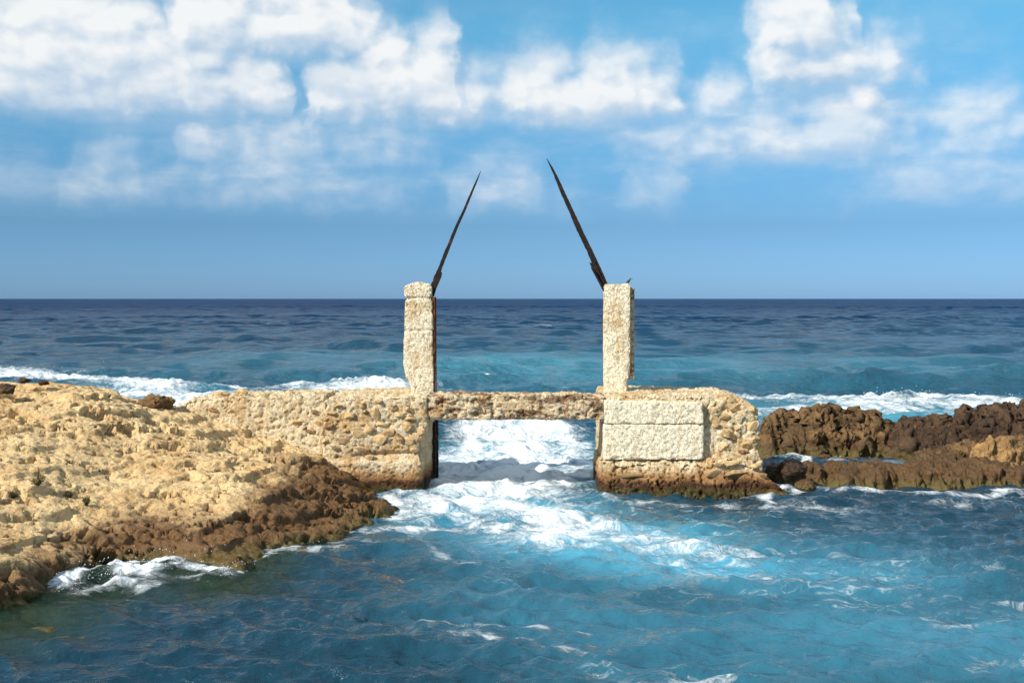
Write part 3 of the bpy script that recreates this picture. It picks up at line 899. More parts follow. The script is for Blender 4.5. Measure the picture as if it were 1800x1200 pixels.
def la_extra(V, U):
    f = sst(0.25 - U[:, 1], 0.0, 0.2)
    h = -0.10 * np.exp(-((V[:, 2] - (Z(796, YF) + 0.05 * V[:, 0] + 0.1)) / 0.055) ** 2) * f * sst(V[:, 0], X(600, YF), X(640, YF))
    h += 0.07 * sst(Z(805, YF) - V[:, 2], 0.0, 0.10) * f
    return h - 0.05 * np.maximum(0, fbm(V, 1.5, 3, 0.5, 7.0)) * f


def la_shear(V, U):
    inner = X(764, 24.4)                                   # the back of the jamb stands further into the channel
    V[:, 0] += np.maximum(0, inner - LA_R(V[:, 2])) * U[:, 0] ** 3 * sst(U[:, 1], 0.0, 0.6)
    return V


la_top = lambda x: np.interp(x, [X(565, YF), X(640, YF), X(700, YF), X(752, YF)], [Z(702, YF), Z(699, YF), Z(697, YF), Z(696, YF)])
abut = rough_block('abutment', M_STAINED, X(565, YF), LA_R, YF, prof([(-1, 24.9), (3, 24.9)]), -0.5, la_top, ruin, amp=0.030, chip=0.09, seed=11.0, top_noise=0.05, extra=la_extra, joints=((Z(741, YF), 0.02),), shear=la_shear)
abut['label'] = 'left abutment of rubble stone and concrete, inner corner eaten away'
# right abutment
ra_top = lambda x: np.interp(x, [X(1060, 22.6), X(1110, 22.6), X(1290, 22.6), X(1320, 22.6), X(1340, 22.6)], [Z(694, 22.6), Z(693, 22.6), Z(697, 22.6), Z(703, 22.6), Z(716, 22.6)])
RA_R = prof([(-.6, X(1352, 22.6)), (0.5, X(1345, 22.6)), (Z(790, 22.6), X(1338, 22.6)), (Z(730, 22.6), X(1337, 22.6)), (2.3, X(1328, 22.6))])


def ra_extra(V, U):
    f = sst(0.2 - U[:, 1], 0.0, 0.15) * sst(V[:, 0], X(1240, 22.6), X(1262, 22.6))
    return 0.07 * fbm(V, 2.6, 3, 0.55, 4.0) * f


rab = rough_block('abutment', M_STAINED, X(1062, 22.6), RA_R, 22.62, 24.9, -0.5, ra_top, ruin, amp=0.030, chip=0.09, seed=23.0, top_noise=0.05, extra=ra_extra)
rab['label'] = 'right abutment with smooth pale cladding beside bare rubble'
clad_t = rough_block('cladding_slab', M_PANEL, X(1063, YF), X(1239, YF), 22.46, 22.75, Z(746, YF), lambda x: np.interp(x, [X(1063, YF), X(1240, YF)], [Z(704, YF), Z(708, YF)]), rab, amp=0.013, chip=0.05, seed=5.0, rounding=0.02, top_noise=0.015)
clad_b = rough_block('cladding_slab', M_PANEL, X(1062, YF), X(1240, YF), 22.455, 22.75, Z(809, YF), Z(746.2, YF), rab, amp=0.013, chip=0.05, seed=8.0, rounding=0.02, top_noise=0.0)
foot_top = lambda x: np.interp(x, [X(1055, 22.3), X(1240, 22.3), X(1300, 22.3), X(1345, 22.3), X(1378, 22.3)], [Z(813, 22.3), Z(812, 22.3), Z(806, 22.3), Z(818, 22.3), Z(860, 22.3)])
foot = rough_block('footing', M_STAINED, X(1056, 22.3), prof([(-.6, X(1385, 22.3)), (0.1, X(1378, 22.3)), (0.7, X(1362, 22.3))]), prof([(-.6, 22.05), (0.1, 22.22), (0.6, 22.36)]), 24.4, -0.5, foot_top, rab, amp=0.05, chip=0.12, seed=31.0, rounding=0.09, top_noise=0.05)
# lintel beam
bm_top = lambda x: np.interp(x, [X(750, 22.6), X(800, 22.6), X(900, 22.6), X(1000, 22.6), X(1066, 22.6)], [Z(693, 22.6), Z(691, 22.6), Z(693, 22.6), Z(692, 22.6), Z(695, 22.6)])


def bm_extra(V, U):
    f = sst(0.3 - U[:, 1], 0.0, 0.2)
    return -0.07 * sst(fbm(V * np.array((0.7, 1, 2.0)), 2.8, 3, 0.6, 2.0), 0.15, 0.6) * f - 0.06 * np.exp(-((V[:, 0] - X(866, 22.5)) / 0.035) ** 2) * f * (V[:, 2] < Z(708, 22.5))


beam = rough_block('lintel_beam', M_BEAM, X(748, 22.5), X(1066, 22.5), 22.47, 23.15, prof([(-9, Z(739, 22.5))])(0.0), bm_top, ruin, amp=0.034, chip=0.10, seed=41.0, top_noise=0.05, extra=bm_extra)
beam['label'] = 'rust stained concrete beam spanning the channel'
# pillars
YP = 23.2
LP_L = prof([(Z(y, YP), X(px, YP)) for y, px in ((697, 721), (688, 722), (674, 719), (662, 712), (640, 708), (600, 709), (560, 711), (530, 711.5), (524, 714), (520, 710), (505, 709), (497, 712))])
LP_R = prof([(Z(y, YP), X(px, YP)) for y, px in ((697, 763), (640, 762), (590, 761), (580, 762), (530, 761), (524, 759), (505, 759), (497, 757))])
lp = rough_block('pillar', M_PILLAR, LP_L, LP_R, YP, YP + 0.62, Z(700, YP), lambda x: np.interp(x, [X(710, YP), X(722, YP), X(735, YP), X(760, YP)], [Z(502, YP), Z(499, YP), Z(497, YP), Z(500, YP)]), ruin, step=0.02, amp=0.012, chip=0.06, seed=51.0, rounding=0.026,
                 joints=((Z(525, YP), 0.04), (Z(580, YP), 0.02)))
lp['label'] = 'left pillar, chipped and jointed pale concrete'
RP_R = prof([(Z(y, YP), X(px, YP)) for y, px in ((697, 1108), (685, 1106), (668, 1106), (660, 1110), (640, 1111), (505, 1111), (497, 1107))])
RP_L = prof([(Z(y, YP), X(px, YP)) for y, px in ((697, 1064), (660, 1063), (600, 1062.5), (497, 1063))])
rp = rough_block('pillar', M_PILLAR, RP_L, RP_R, YP, YP + 0.58, Z(700, YP), lambda x: np.interp(x, [X(1063, YP), X(1085, YP), X(1112, YP)], [Z(499, YP), Z(500, YP), Z(499, YP)]), ruin, step=0.02, amp=0.013, chip=0.045, seed=63.0, rounding=0.035, rotz=math.radians(-7))
rp['label'] = 'right pillar, straight with yellowed face'


def steel_bar(name, mat, cx, cy, z0, z1, w, dpt, parent, seed=0.0):
    """channel section guide: web with two flanges, edges eaten by rust"""
    bm = bmesh.new()
    n = 26
    sec = [(-.5, -.5), (.5, -.5), (.5, -.32), (-.25, -.32), (-.25, .32), (.5, .32), (.5, .5), (-.5, .5)]
    rings = []
    for k in range(n + 1):
        t = k / n; zz = z0 + (z1 - z0) * t
        wob = 1 + 0.08 * math.sin(k * 1.7 + seed) * math.sin(k * 0.6)
        rings.append([bm.verts.new((sx * w * wob, sy * dpt, zz - z0)) for sx, sy in sec])
    for a, b in zip(rings[:-1], rings[1:]):
        for i in range(8):
            j = (i + 1) % 8
            bm.faces.new((a[i], a[j], b[j], b[i]))
    bm.faces.new(rings[0][::-1]); bm.faces.new(rings[-1])
    me = bpy.data.meshes.new(name); bm.to_mesh(me); bm.free(); me.materials.append(mat)
    o = bpy.data.objects.new(name, me); COL.objects.link(o)
    o.location = (cx, cy, z0)
    return child(o, parent)


steel_bar('guide_channel', M_RUST, X(763.0, 23.5), 23.50, Z(694, 23.5), Z(522, 23.5), 0.07, 0.50, lp)
steel_bar('guide_channel', M_SPAR, X(766, 24.6) - 0.03, 24.2, -0.2, Z(738, 24.2), 0.16, 1.0, abut, 2.0)
rough_block('edge_strip', M_BEAM, X(1106, YP), X(1116.5, YP), YP + 0.09, YP + 0.50, Z(668, YP), Z(505, YP), rp, step=0.02, amp=0.008, chip=0.02, seed=71.0, rounding=0.02, top_noise=0.01)


def spar(name, pts, parent, seed, thick=0.09, web=None):
    """corroded steel section: pts = (px, py, width px) along its axis; ragged edges, a flange plate across"""
    rg = random.Random(seed)
    Y0 = YP + 0.25
    bm = bmesh.new()
    P_ = [at(px, py, Y=Y0) for px, py, _ in pts]
    Wd = [w * Y0 / FPX for *_, w in pts]
    n = 90
    seg = np.linspace(0, len(pts) - 1, n)
    C = np.array([[np.interp(s, range(len(pts)), [p[a] for p in P_]) for a in range(3)] for s in seg])
    wd = np.interp(seg, range(len(pts)), Wd)
    rings = []
    nib = 0.0
    for k in range(n):
        tdir = C[min(k + 1, n - 1)] - C[max(k - 1, 0)]; tdir /= np.linalg.norm(tdir)
        side = np.array((tdir[2], 0, -tdir[0]))
        if rg.random() < 0.25: nib = rg.uniform(-0.14, 0.08)
        lw = wd[k] * (0.5 + nib * 0.5 + rg.uniform(-.03, .03)); rw = wd[k] * (0.5 + rg.uniform(-.03, .03))
        th = thick * (0.25 + 0.75 * (wd[k] / max(wd)))
        c = C[k]
        f = np.array((0, 1, 0))
        # T section: face plate in front, stem behind
        ring = [c - side * lw - f * th * .5, c + side * rw - f * th * .5, c + side * rw - f * th * .2, c + side * rw * .25 - f * th * .15,
                c + side * rw * .25 + f * th * .5, c - side * lw * .25 + f * th * .5, c - side * lw * .25 - f * th * .15, c - side * lw - f * th * .2]
        rings.append([bm.verts.new(tuple(q)) for q in ring])
    for a, b in zip(rings[:-1], rings[1:]):
        for i in range(8):
            j = (i + 1) % 8
            bm.faces.new((a[i], b[i], b[j], a[j]))
    bm.faces.new(rings[0]); bm.faces.new(rings[-1][::-1])
    bmesh.ops.recalc_face_normals(bm, faces=bm.faces)
    base = Vector(C[0].tolist())
    bmesh.ops.translate(bm, vec=-base, verts=bm.verts)
    me = bpy.data.meshes.new(name); bm.to_mesh(me); bm.free(); me.materials.append(M_SPAR)
    o = bpy.data.objects.new(name, me); COL.objects.link(o); o.location = base
    return child(o, parent)


def plate(name, poly, parent, y, th=0.035, mat=None):
    """torn flange plate from an outline"""
    bm = bmesh.new()
    P_ = [at(px, py, Y=y) for px, py in poly]
    base = Vector(P_[0].tolist())
    f = [bm.verts.new(Vector(q.tolist()) - base) for q in P_]
    b = [bm.verts.new(Vector(q.tolist()) - base + Vector((0, th, 0))) for q in P_]
    bm.faces.new(f); bm.faces.new(b[::-1])
    for i in range(len(f)):
        j = (i + 1) % len(f); bm.faces.new((f[i], b[i], b[j], f[j]))
    bmesh.ops.recalc_face_normals(bm, faces=bm.faces)
    me = bpy.data.meshes.new(name); bm.to_mesh(me); bm.free(); me.materials.append(mat or M_SPAR)
    o = bpy.data.objects.new(name, me); COL.objects.link(o); o.location = base
    return child(o, parent)


ls = spar('steel_spar', [(759, 520, 9), (768, 486, 9), (775, 468, 6.5), (786, 440, 6.5), (803, 398, 5.5), (817, 368, 4.5), (831, 334, 3.8), (838, 318, 3.0), (845, 301, 0.8)], ruin, 3)
ls['label'] = 'thin left spar of corroded steel leaning right'
plate('flange_plate', [(757, 500), (763, 490), (768, 480), (773, 476), (777, 479), (776, 486), (770, 500), (763, 516), (760, 519)], ls, YP + 0.17, 0.05)
rs = spar('steel_spar', [(1064, 506, 13), (1048, 468, 12), (1036, 440, 9.5), (1022, 412, 9.5), (1007, 378, 8.5), (990, 341, 7.5), (985, 329, 7.0), (976, 308, 5.0), (969, 294, 3.6), (961, 279, 0.8)], ruin, 9)
rs['label'] = 'thick right spar of corroded steel leaning left'
plate('flange_plate', [(1036, 461), (1041, 463), (1041, 457), (1045, 458), (1050, 470), (1060, 492), (1066, 504), (1063, 514), (1058, 505), (1048, 486), (1041, 472)], rs, YP + 0.17, 0.05)
plate('flange_plate', [(1039, 470), (1041, 469), (1062, 508), (1063, 515), (1060, 510)], rs, YP + 0.05, 0.12)


# stones set in the rubble faces
def stone_mesh(seed):
    rg = np.random.default_rng(seed)
    bm = bmesh.new(); bmesh.ops.create_icosphere(bm, subdivisions=3, radius=1.0)
    V = np.array([v.co[:] for v in bm.verts], np.float32)
    for k in range(9):                                     # knapped facets
        d = rg.normal(size=3); d /= np.linalg.norm(d); h = rg.uniform(0.40, 0.72)
        s = V @ d
        V = V - np.outer(np.maximum(0, s - h) * 0.95, d)
    V += V * (0.07 * fbm(V, 2.5, 3, 0.5, seed * 3.1))[:, None]
    for v, q in zip(bm.verts, V): v.co = q.tolist()
    me = bpy.data.meshes.new('stone'); bm.to_mesh(me); bm.free(); me.materials.append(M_STONE)
    return me


STONES = [stone_mesh(s) for s in range(7)]
rs_ = random.Random(5)


def set_stone(px, py, w, h, Y, parent, ang=0.0, out=0.05, name='stone'):
    o = bpy.data.objects.new(name, rs_.choice(STONES)); COL.objects.link(o)
    c = at(px, py, Y=Y); s = Y / FPX * 0.5
    o.location = Vector(c.tolist()) + Vector((0, max(0.08, min(w, h) * s * 0.8) * 0.60 - out * 0.8, 0))
    o.scale = (w * s * 1.12, max(0.08, min(w, h) * s * 0.8), h * s * 1.12)
    o.rotation_euler = (rs_.uniform(-.2, .2), ang + rs_.uniform(-.15, .15), rs_.uniform(-.3, .3))
    return child(o, parent)


for a in ((636, 713, 15, 12), (582, 725, 18, 11), (662, 727, 16, 26, .4), (612, 731, 26, 18), (690, 717, 20, 13), (721, 720, 18, 13), (700, 729, 22, 14, .3), (723, 735, 20, 9), (575, 748, 27, 20), (607, 757, 16, 10),
          (632, 767, 32, 22, .35), (647, 755, 20, 26, .3), (672, 746, 22, 11), (685, 758, 26, 17), (715, 752, 22, 22, .3), (573, 775, 14, 12), (606, 777, 26, 18), (668, 775, 30, 22), (702, 770, 22, 20, .3), (718, 773, 20, 20), (634, 788, 34, 12),
          (690, 829, 44, 14), (644, 724, 12, 10), (595, 712, 14, 8), (740, 760, 14, 16), (729, 790, 16, 12), (650, 805, 22, 12), (665, 706, 16, 8), (590, 790, 18, 12)):
    set_stone(a[0], a[1], a[2], a[3], YF, abut, a[4] if len(a) > 4 else 0.0)
for a in ((377, 721, 22, 13), (407, 722, 18, 14), (425, 718, 20, 8), (551, 724, 18, 12), (520, 741, 18, 13), (556, 742, 20, 18), (534, 752, 12, 9), (491, 773, 14, 8), (548, 758, 16, 12), (500, 722, 12, 8), (460, 740, 13, 9)):
    set_stone(a[0], a[1], a[2], a[3], 22.75, wall, 0, 0.03)
for a in ((1290, 714, 42, 22, .2), (1275, 731, 16, 14), (1303, 731, 20, 12), (1283, 765, 30, 24), (1313, 779, 20, 16), (1320, 748, 22, 22), (1300, 752, 18, 14), (1277, 783, 20, 16), (1325, 720, 18, 20), (1255, 722, 14, 14), (1258, 748, 14, 12), (1327, 770, 16, 18), (1306, 795, 24, 10)):
    set_stone(a[0], a[1], a[2], a[3], 22.62, rab, a[4] if len(a) > 4 else 0.0, 0.06)
for a in ((1247, 831, 36, 18), (1293, 830, 44, 15), (1106, 836, 52, 13), (1285, 814, 34, 13), (1330, 818, 22, 12), (1260, 815, 22, 10), (1340, 835, 16, 14)):
    set_stone(a[0], a[1], a[2], a[3], 22.32, foot, 0, 0.08)


# ------------------------------------------------------------------ loose stones on the wall top and boulders
def boulder(name, px, py, w, h, Y, mat, seed, label, cat, group=None, dep=0.8, sub=4, jag=0.22, freq=1.8, wet=-0.3, sink=0.25):
    bm = bmesh.new(); bmesh.ops.create_icosphere(bm, subdivisions=sub, radius=1.0)
    V = np.array([v.co[:] for v in bm.verts], np.float32); F = np.array([[v.index for v in f.verts] for f in bm.faces], np.int32); bm.free()
    rg = np.random.default_rng(seed)
    for k in range(7):
        d = rg.normal(size=3); d /= np.linalg.norm(d); s = V @ d
        V = V - np.outer(np.maximum(0, s - rg.uniform(.5, .85)) * 0.75, d)
    V += V * (jag * fbm(V, freq, 5, 0.6, seed * 1.7) - 0.5 * jag * sst(fbm(V, freq * 2.2, 3, .6, seed), .2, .7))[:, None]
    sx = w * Y / FPX / 2; sz = h * Y / FPX / (2 - sink)
    V = V * np.array((sx, sx * dep, sz), np.float32)
    c = at(px, py, Y=Y)                                    # px,py = middle of its foot line
    V[:, 2] += sz * (1 - sink)
    o = mesh_np(name, V, F, mat, attrs={'wet': np.full(len(V), wet)})
    o.location = Vector(c.tolist())
    return tag(o, label, cat, group)


gs = 'loose stones lying on the old wall'
boulder('loose_stone', 389, 700, 28, 14, 23.1, M_HEAD, 3, 'leftmost loose ochre stone on top of the low wall', 'stone', gs, wet=-9)
boulder('loose_stone', 426, 699, 26, 16, 23.1, M_HEAD, 5, 'pointed ochre stone on the wall top, tallest of the four', 'stone', gs, wet=-9)
boulder('loose_stone', 460, 698, 32, 9, 23.1, M_HEAD, 6, 'flat brownish stone on the wall top, third from the headland', 'stone', gs, wet=-9)
boulder('loose_stone', 510, 697, 18, 12, 23.1, M_HEAD, 8, 'small dark stone alone on the wall top towards the pillar', 'stone', gs, wet=-9)
boulder('boulder', 275, 726, 66, 32, 22.5, M_BROWN, 12, 'brown boulder wedged between the headland and the end of the wall', 'boulder', dep=0.9, sub=5, jag=.3, wet=-9)
boulder('boulder', 12, 692, 34, 20, 20.2, M_DARKROCK, 14, 'larger dark boulder at the left edge, leftmost of three on the headland crest', 'boulder', wet=-9)
boulder('boulder', 42, 672, 24, 9, 20.7, M_DARKROCK, 15, 'small dark stone on the headland crest, middle one of three', 'boulder', wet=-9)
boulder('boulder', 76, 677, 20, 10, 20.9, M_DARKROCK, 16, 'small dark stone on the headland crest, rightmost of three', 'boulder', wet=-9)
boulder('boulder', 534, 973, 26, 14, 17.4, M_BROWN, 18, 'small wet rock awash in foam off the headland', 'boulder', wet=0.5)


# ------------------------------------------------------------------ rocks on the right
def ridge_rock(name, mat, top, y0, y1, label, seed, jag=0.16, freq=2.2, wet=-0.1, step=0.027, crest=0.55, front=0.22, vertical=1.0, flatten=None, kind=None, plateau=0.55, spikes=0.0, drop=0.0):
    """rock mass from its skyline: top = (px, py at the crest); y0..y1 = depth it fills"""
    yc = y0 + (y1 - y0) * crest
    tx = [float(at(a, b, Y=yc)[0]) for a, b in top]; tz = [float(at(a, b, Y=yc)[2]) - drop for a, b in top]
    xs = np.arange(tx[0] - 0.12, tx[-1] + 0.12, step); ss = np.linspace(-0.06, 1.06, int((y1 - y0) / step * 1.15))
    S, Xg = np.meshgrid(ss, xs, indexing='ij')
    s, x = S.ravel(), Xg.ravel(); y = y0 + (y1 - y0) * s
    p = np.stack([x, y, np.zeros(len(x))], 1)
    y = y + 0.22 * fbm(p * np.array((1, 0.2, 1)), 1.3, 4, 0.6, seed)
    Hx = np.interp(x + 0.25 * fbm(p, 1.1, 2, off=seed), tx, tz)
    if spikes: Hx = Hx * (1 + spikes * (ridged(p * np.array((1, 0.8, 1)), 3.3, 4, 0.6, seed) * 0.5 - 0.55 - 0.5 * sst(fbm(p, 1.5, 3, 0.5, seed + 2), 0.0, 0.5)))
    endf = sst(x, tx[0] - 0.1, tx[0] + 0.12) * (1 - sst(x, tx[-1] - 0.12, tx[-1] + 0.1))
    g_ = sst(s, -0.05, front) * plateau + (1 - plateau) * sst(s, 0.0, crest)
    g_ = g_ * (1 - 0.9 * sst(s, crest + 0.1, 1.04))
    z = -0.45 + (Hx + 0.45) * g_ * endf
    V = np.stack([x, y, z], 1).astype(np.float32)
    F = grid_faces(len(ss), len(xs))
    n = normals(V, F)
    q = V * np.array((1.0, 1.0, vertical), np.float32)
    dd = 0.5 * jag * fbm(q, freq, 4, 0.55, seed) + 0.75 * jag * ridged(q, freq * 1.3, 5, 0.62, seed + 4) - 0.5 * jag
    dd -= 0.9 * jag * sst(fbm(q, freq * 1.9, 3, 0.6, seed + 9), 0.15, 0.55) + 0.45 * jag * sst(fbm(q, freq * 4.5, 2, 0.6, seed + 5), 0.15, 0.6)
    V = V + n * (dd * sst(g_ * endf, 0.0, 0.3))[:, None].astype(np.float32)
    if flatten: V = flatten(V)
    base = np.array([V[:, 0].mean(), y0, 0], np.float32)
    o = mesh_np(name, V - base, F, mat, attrs={'wet': np.full(len(V), wet)}, smooth=False)
    o.location = Vector(base.tolist())
    return tag(o, label, 'rock', kind=kind)


ridge_rock('karst_ridge', M_BROWN, [(1339, 748), (1342, 734), (1349, 728), (1355, 733), (1364, 724), (1371, 716), (1386, 719), (1400, 716), (1411, 722), (1427, 720), (1436, 714), (1443, 708), (1452, 713), (1461, 709), (1470, 716), (1483, 719), (1498, 725), (1512, 722), (1531, 731), (1539, 724), (1552, 730), (1565, 726), (1580, 735), (1592, 760)],
           27.6, 30.4, 'jagged brown rock ridge behind the right end of the ruin', 7.0, jag=0.26, freq=1.25, vertical=0.55, wet=-0.2, crest=0.5, front=0.45, spikes=0.42, drop=0.24)
ridge_rock('rock_mound', M_DARKROCK, [(1556, 770), (1570, 745), (1585, 728), (1600, 717), (1620, 718), (1637, 717), (1650, 714), (1664, 712), (1680, 718), (1692, 729), (1715, 745), (1735, 770)], 26.2, 30.2, 'dark rounded rock mound beside the jagged brown ridge', 17.0, jag=0.19, freq=1.3, wet=-0.2, front=0.7, spikes=0.16, drop=0.34)
ridge_rock('rock_mound', M_DARKROCK, [(1672, 760), (1688, 735), (1699, 726), (1720, 712), (1735, 708), (1747, 704), (1765, 707), (1781, 704), (1800, 706), (1850, 700), (1920, 705), (1980, 740)], 25.6, 30.0, 'tall dark rock mound cut by the right edge of the photo', 27.0, jag=0.21, freq=1.3, wet=-0.2, front=0.6, spikes=0.16, drop=0.22)
ridge_rock('rock_mound', M_BROWN, [(1590, 800), (1620, 782), (1660, 772), (1700, 764), (1740, 760), (1790, 762), (1850, 756), (1930, 775)], 24.9, 27.6, 'low brown boulder slope below the dark mounds', 37.0, jag=0.20, freq=1.5, wet=-0.3, front=0.5, spikes=0.2, drop=0.32)
ridge_rock('rock_mound', M_TANROCK, [(1708, 800), (1716, 786), (1728, 778), (1744, 768), (1764, 770), (1784, 775), (1795, 790), (1802, 802)], 24.7, 26.0, 'tan sunlit rock lying on the brown slope near the right edge', 47.0, jag=0.09, freq=2.6, wet=-0.75, front=0.5)


def shelf_flat(V):
    c = at(1555, 811, z=0.275)
    d_ = np.hypot((V[:, 0] - c[0]) / 0.55, (V[:, 1] - c[1]) / 0.42)
    f = 1 - sst(d_, 0.7, 1.25)
    V[:, 2] = V[:, 2] * (1 - f) + np.minimum(V[:, 2], 0.22) * f
    return V


ridge_rock('rock_shelf', M_SHELF, [(1440, 850), (1452, 822), (1470, 812), (1520, 808), (1560, 812), (1600, 808), (1660, 808), (1720, 806), (1762, 806), (1774, 822), (1782, 855)], 23.15, 25.4, 'flat brown rock shelf with tide pool, green algae along its foot', 57.0, jag=0.12, freq=1.7, wet=0.1, crest=0.45, front=0.14, flatten=shelf_flat, plateau=0.93, drop=0.12)
ridge_rock('rock_shelf', M_SHELF, [(1348, 840), (1356, 815), (1372, 804), (1400, 803), (1425, 806), (1438, 816), (1442, 836)], 23.4, 25.4, 'low brown rock shelf against the right end of the ruin', 67.0, jag=0.12, freq=1.8, wet=0.1, crest=0.5, front=0.25, plateau=0.85, drop=0.16)
ridge_rock('rock_shelf', M_SHELF, [(1776, 850), (1784, 826), (1800, 815), (1850, 810), (1950, 812), (2000, 840)], 23.5, 25.6, 'brown rock shelf cut off at the right edge', 77.0, jag=0.12, freq=1.8, wet=0.1, front=0.2, plateau=0.85, drop=0.12)
boulder('boulder', 1396, 842, 42, 30, 23.15, M_DARKROCK, 21, 'dark wet boulder on the low shelf beside the ruin footing', 'boulder', wet=0.2, sub=5)
boulder('boulder', 1415, 862, 34, 20, 22.95, M_SHELF, 22, 'greenish wet rock washed by foam below the dark boulder', 'boulder', wet=0.4, sub=5)
boulder('boulder', 1362, 880, 46, 24, 22.25, M_SHELF, 24, 'algae green rock at the foot of the ruin corner', 'boulder', wet=0.6, sub=5)
boulder('boulder', 1450, 806, 24, 8, 24.6, M_SHELF, 25, 'small brown rock in the foam gap behind the shelf', 'boulder', wet=0.2)

# tide pool: a still sheet of water held in the shelf
bm = bmesh.new()
c = at(1555, 811, z=0.275)
ring = []
for k in range(48):
    a = 2 * math.pi * k / 48
    rr = 1 + 0.14 * math.sin(3 * a + 1) + 0.10 * math.sin(5 * a)
    ring.append(bm.verts.new((0.58 * rr * math.cos(a), 0.44 * rr * math.sin(a), 0)))
bm.faces.new(ring)
me = bpy.data.meshes.new('tide_pool'); bm.to_mesh(me); bm.free()
mp, tp, bp = material('still_pool')
bp.inputs['Base Color'].default_value = (*lin(70, 84, 88), 1); bp.inputs['Roughness'].default_value = 0.05; bp.inputs['IOR'].default_value = 1.33
tp.put(bp.inputs['Normal'], tp.bump(tp.noise(tp.new('ShaderNodeNewGeometry').outputs['Position'], 9, 2), 0.15, 0.02))
me.materials.append(mp)
o = bpy.data.objects.new('tide_pool', me); COL.objects.link(o); o.location = Vector(c.tolist())
tag(o, kind='structure')


# ------------------------------------------------------------------ shrubs
def shrub(px, py, w, h, seed, label, dead_stem=False):
    rg = random.Random(seed)
    r_ = ray(px, py)
    t0 = 12.0
    while t0 < 30:                                         # walk the sight line down to the rock
        q = (r_[0] * t0, r_[1] * t0, CAMZ + r_[2] * t0)
        if q[2] <= ground_z(q[0], q[1]): break
        t0 += 0.1
    sc = t0 * r_[1] / FPX
    root = empty('shrub', (q[0], q[1], ground_z(q[0], q[1]) - 0.03))
    tag(root, label, 'shrub', 'small shrubs growing on the headland')
    tw, lf = bmesh.new(), bmesh.new()
    W_, H_ = w * sc, h * sc
    for k in range(34):
        a = rg.uniform(0, 6.28); sp = rg.uniform(0.1, 0.5) * W_
        hgt = H_ * rg.uniform(0.45, 1.0)
        prev = Vector((0, 0, 0)); up = Vector((math.cos(a) * sp, math.sin(a) * sp, hgt))
        mid = up * 0.5 + Vector((rg.uniform(-.02, .02), rg.uniform(-.02, .02), 0.03))
        for s0, s1, ra, rb in ((prev, mid, .006, .004), (mid, up, .004, .002)):
            dv = (s1 - s0); sd = dv.cross(Vector((0, 1, .3))).normalized(); s2 = dv.cross(sd).normalized()
            A_ = [tw.verts.new(s0 + sd * ra * math.cos(t) + s2 * ra * math.sin(t)) for t in (0, 2.1, 4.2)]
            B_ = [tw.verts.new(s1 + sd * rb * math.cos(t) + s2 * rb * math.sin(t)) for t in (0, 2.1, 4.2)]
            for i in range(3): tw.faces.new((A_[i], A_[(i + 1) % 3], B_[(i + 1) % 3], B_[i]))
        for j in range(14):
            t = rg.uniform(0.25, 1.0)
            c_ = (mid * (t * 2) if t < .5 else mid.lerp(up, t * 2 - 1))
            d1 = Vector((rg.gauss(0, 1), rg.gauss(0, 1), rg.gauss(.5, .8))).normalized(); d2 = d1.cross(Vector((rg.gauss(0, 1), rg.gauss(0, 1), rg.gauss(0, 1)))).normalized()
            L_ = rg.uniform(.02, .045); b_ = L_ * .28
            lf.faces.new([lf.verts.new(c_), lf.verts.new(c_ + d1 * L_ * .5 + d2 * b_), lf.verts.new(c_ + d1 * L_), lf.verts.new(c_ + d1 * L_ * .5 - d2 * b_)])
    if dead_stem:
        for i in range(3):
            s0, s1 = Vector((0, 0, 0)), Vector((0.01 + .02 * i, 0, H_ * (2.1 - .4 * i)))
            A_ = [tw.verts.new(s0 + Vector((.008 * math.cos(t), .008 * math.sin(t), 0))) for t in (0, 2.1, 4.2)]
            B_ = [tw.verts.new(s1 + Vector((.004 * math.cos(t), .004 * math.sin(t), 0))) for t in (0, 2.1, 4.2)]
            for j in range(3): tw.faces.new((A_[j], A_[(j + 1) % 3], B_[(j + 1) % 3], B_[j]))
    for nm, b_, mt in (('twigs', tw, M_TWIG), ('foliage', lf, M_LEAF)):
        me = bpy.data.meshes.new(nm); b_.to_mesh(me); b_.free(); me.materials.append(mt)
        oo = bpy.data.objects.new(nm, me); COL.objects.link(oo); oo.parent = root


shrub(67, 865, 30, 18, 1, 'olive green shrub with a tall dry stem on the headland', True)
shrub(152, 897, 16, 22, 2, 'small dark green tuft low on the pale rock, right of the taller shrub')
shrub(122, 878, 18, 14, 3, 'sparse dry tuft between the two greener shrubs')
shrub(22, 876, 20, 14, 4, 'small dry tuft nearest the left edge of the headland')


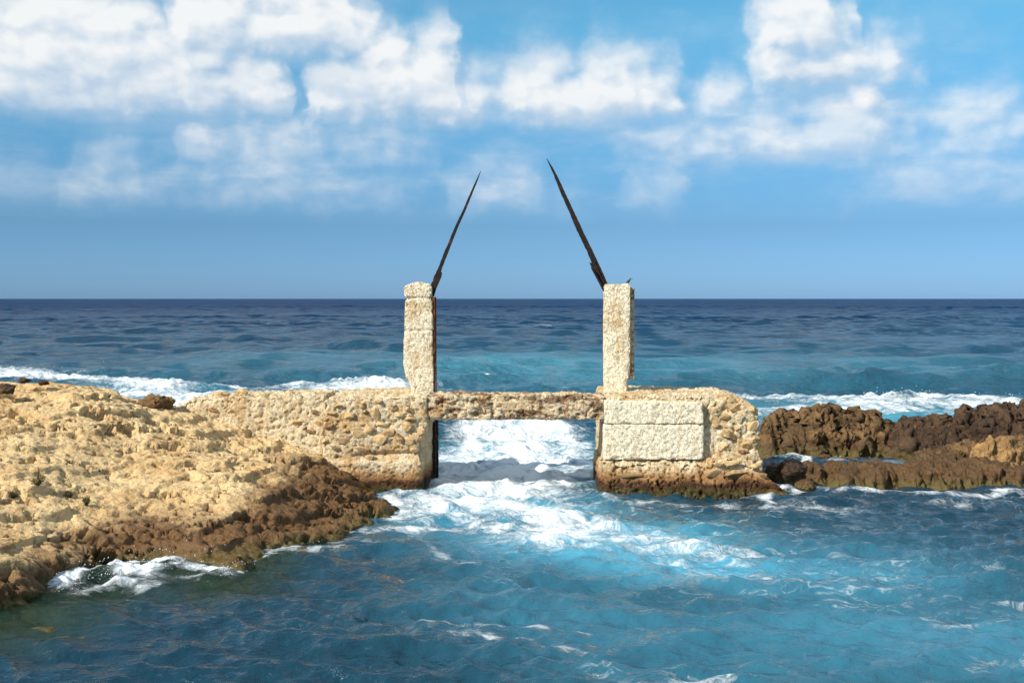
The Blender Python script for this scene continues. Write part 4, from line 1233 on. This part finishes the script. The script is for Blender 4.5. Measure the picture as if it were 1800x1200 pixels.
# ------------------------------------------------------------------ bird on the right pillar
def build_bird():
    c = at(1105, 500.5, Y=YP + 0.28)
    root = empty('bird', c.tolist())
    tag(root, 'small dark bird with pale collar perched on top of the right pillar', 'bird')
    def skin(name, pts, mat, sub=2):
        me = bpy.data.meshes.new(name)
        me.from_pydata([p[:3] for p in pts], [(i, i + 1) for i in range(len(pts) - 1)], [])
        oo = bpy.data.objects.new(name, me); COL.objects.link(oo)
        sk = oo.modifiers.new('skin', 'SKIN'); sk.use_smooth_shade = True
        oo.modifiers.new('sub', 'SUBSURF').render_levels = sub
        for v, p in zip(me.skin_vertices[0].data, pts): v.radius = (p[3], p[3])
        me.skin_vertices[0].data[0].use_root = True
        me.materials.append(mat); oo.parent = root
        return oo
    skin('body', [(-.085, 0, -.005, .007), (-.05, 0, .030, .014), (-.02, 0, .058, .027), (.008, 0, .088, .029), (.028, 0, .112, .018), (.042, 0, .130, .021), (.056, 0, .132, .012)], M_FEATHER)
    skin('collar', [(.020, -.008, .098, .017), (.036, -.006, .114, .017)], M_WHITEF)
    skin('beak', [(.060, 0, .133, .007), (.080, 0, .131, .004), (.100, 0, .129, .0015)], M_SPAR, 1)
    for s in (-1, 1):
        skin('leg', [(-.005, .014 * s, .045, .004), (.004, .014 * s, .018, .0035), (.0, .014 * s, -.008, .004)], M_SPAR, 1)


build_bird()


# ------------------------------------------------------------------ spray thrown up by the surf
def spray(label, clusters, seed):
    rg = np.random.default_rng(seed)
    bm = bmesh.new(); bmesh.ops.create_icosphere(bm, subdivisions=1, radius=1.0)
    bv = np.array([v.co[:] for v in bm.verts], np.float32); bf = np.array([[v.index for v in f.verts] for f in bm.faces], np.int32); bm.free()
    VV, FF = [], []; n0 = 0
    for px0, py0, px1, py1, n, hmax, size in clusters:
        a, b = at(px0, py0, z=0.1), at(px1, py1, z=0.1)
        for k in range(n // 2):
            t = rg.random(); hgt = hmax * rg.random() ** 3.2 * (0.35 + 0.65 * abs(math.sin(t * 9 + seed)))
            p = a + (b - a) * t + np.array((rg.normal(0, .12), rg.normal(0, .22), hgt))
            r = 0.5 * size * rg.uniform(.25, 1.0) ** 2
            VV.append(bv * r * np.array((1, 1, rg.uniform(.8, 1.6))) + p); FF.append(bf + n0); n0 += len(bv)
    o = mesh_np('sea_spray', np.concatenate(VV), np.concatenate(FF), M_SPRAY)
    return tag(o, label, 'spray', kind='stuff')


spray('white spray thrown against the near foot of the headland', [(120, 1012, 270, 1000, 420, .30, .016), (240, 990, 430, 1003, 620, .42, .015), (105, 1030, 200, 1014, 160, .14, .014), (455, 975, 600, 950, 120, .10, .012)], 1)
spray('white spray above the surf behind the headland', [(30, 664, 130, 668, 380, .75, .035), (130, 668, 260, 680, 260, .55, .03), (150, 664, 200, 664, 120, .95, .026), (600, 680, 700, 684, 120, .35, .03)], 2)
spray('white spray on the breaker beyond the right hand rocks', [(1520, 692, 1620, 690, 160, .35, .03), (1620, 692, 1800, 700, 160, .3, .03)], 3)
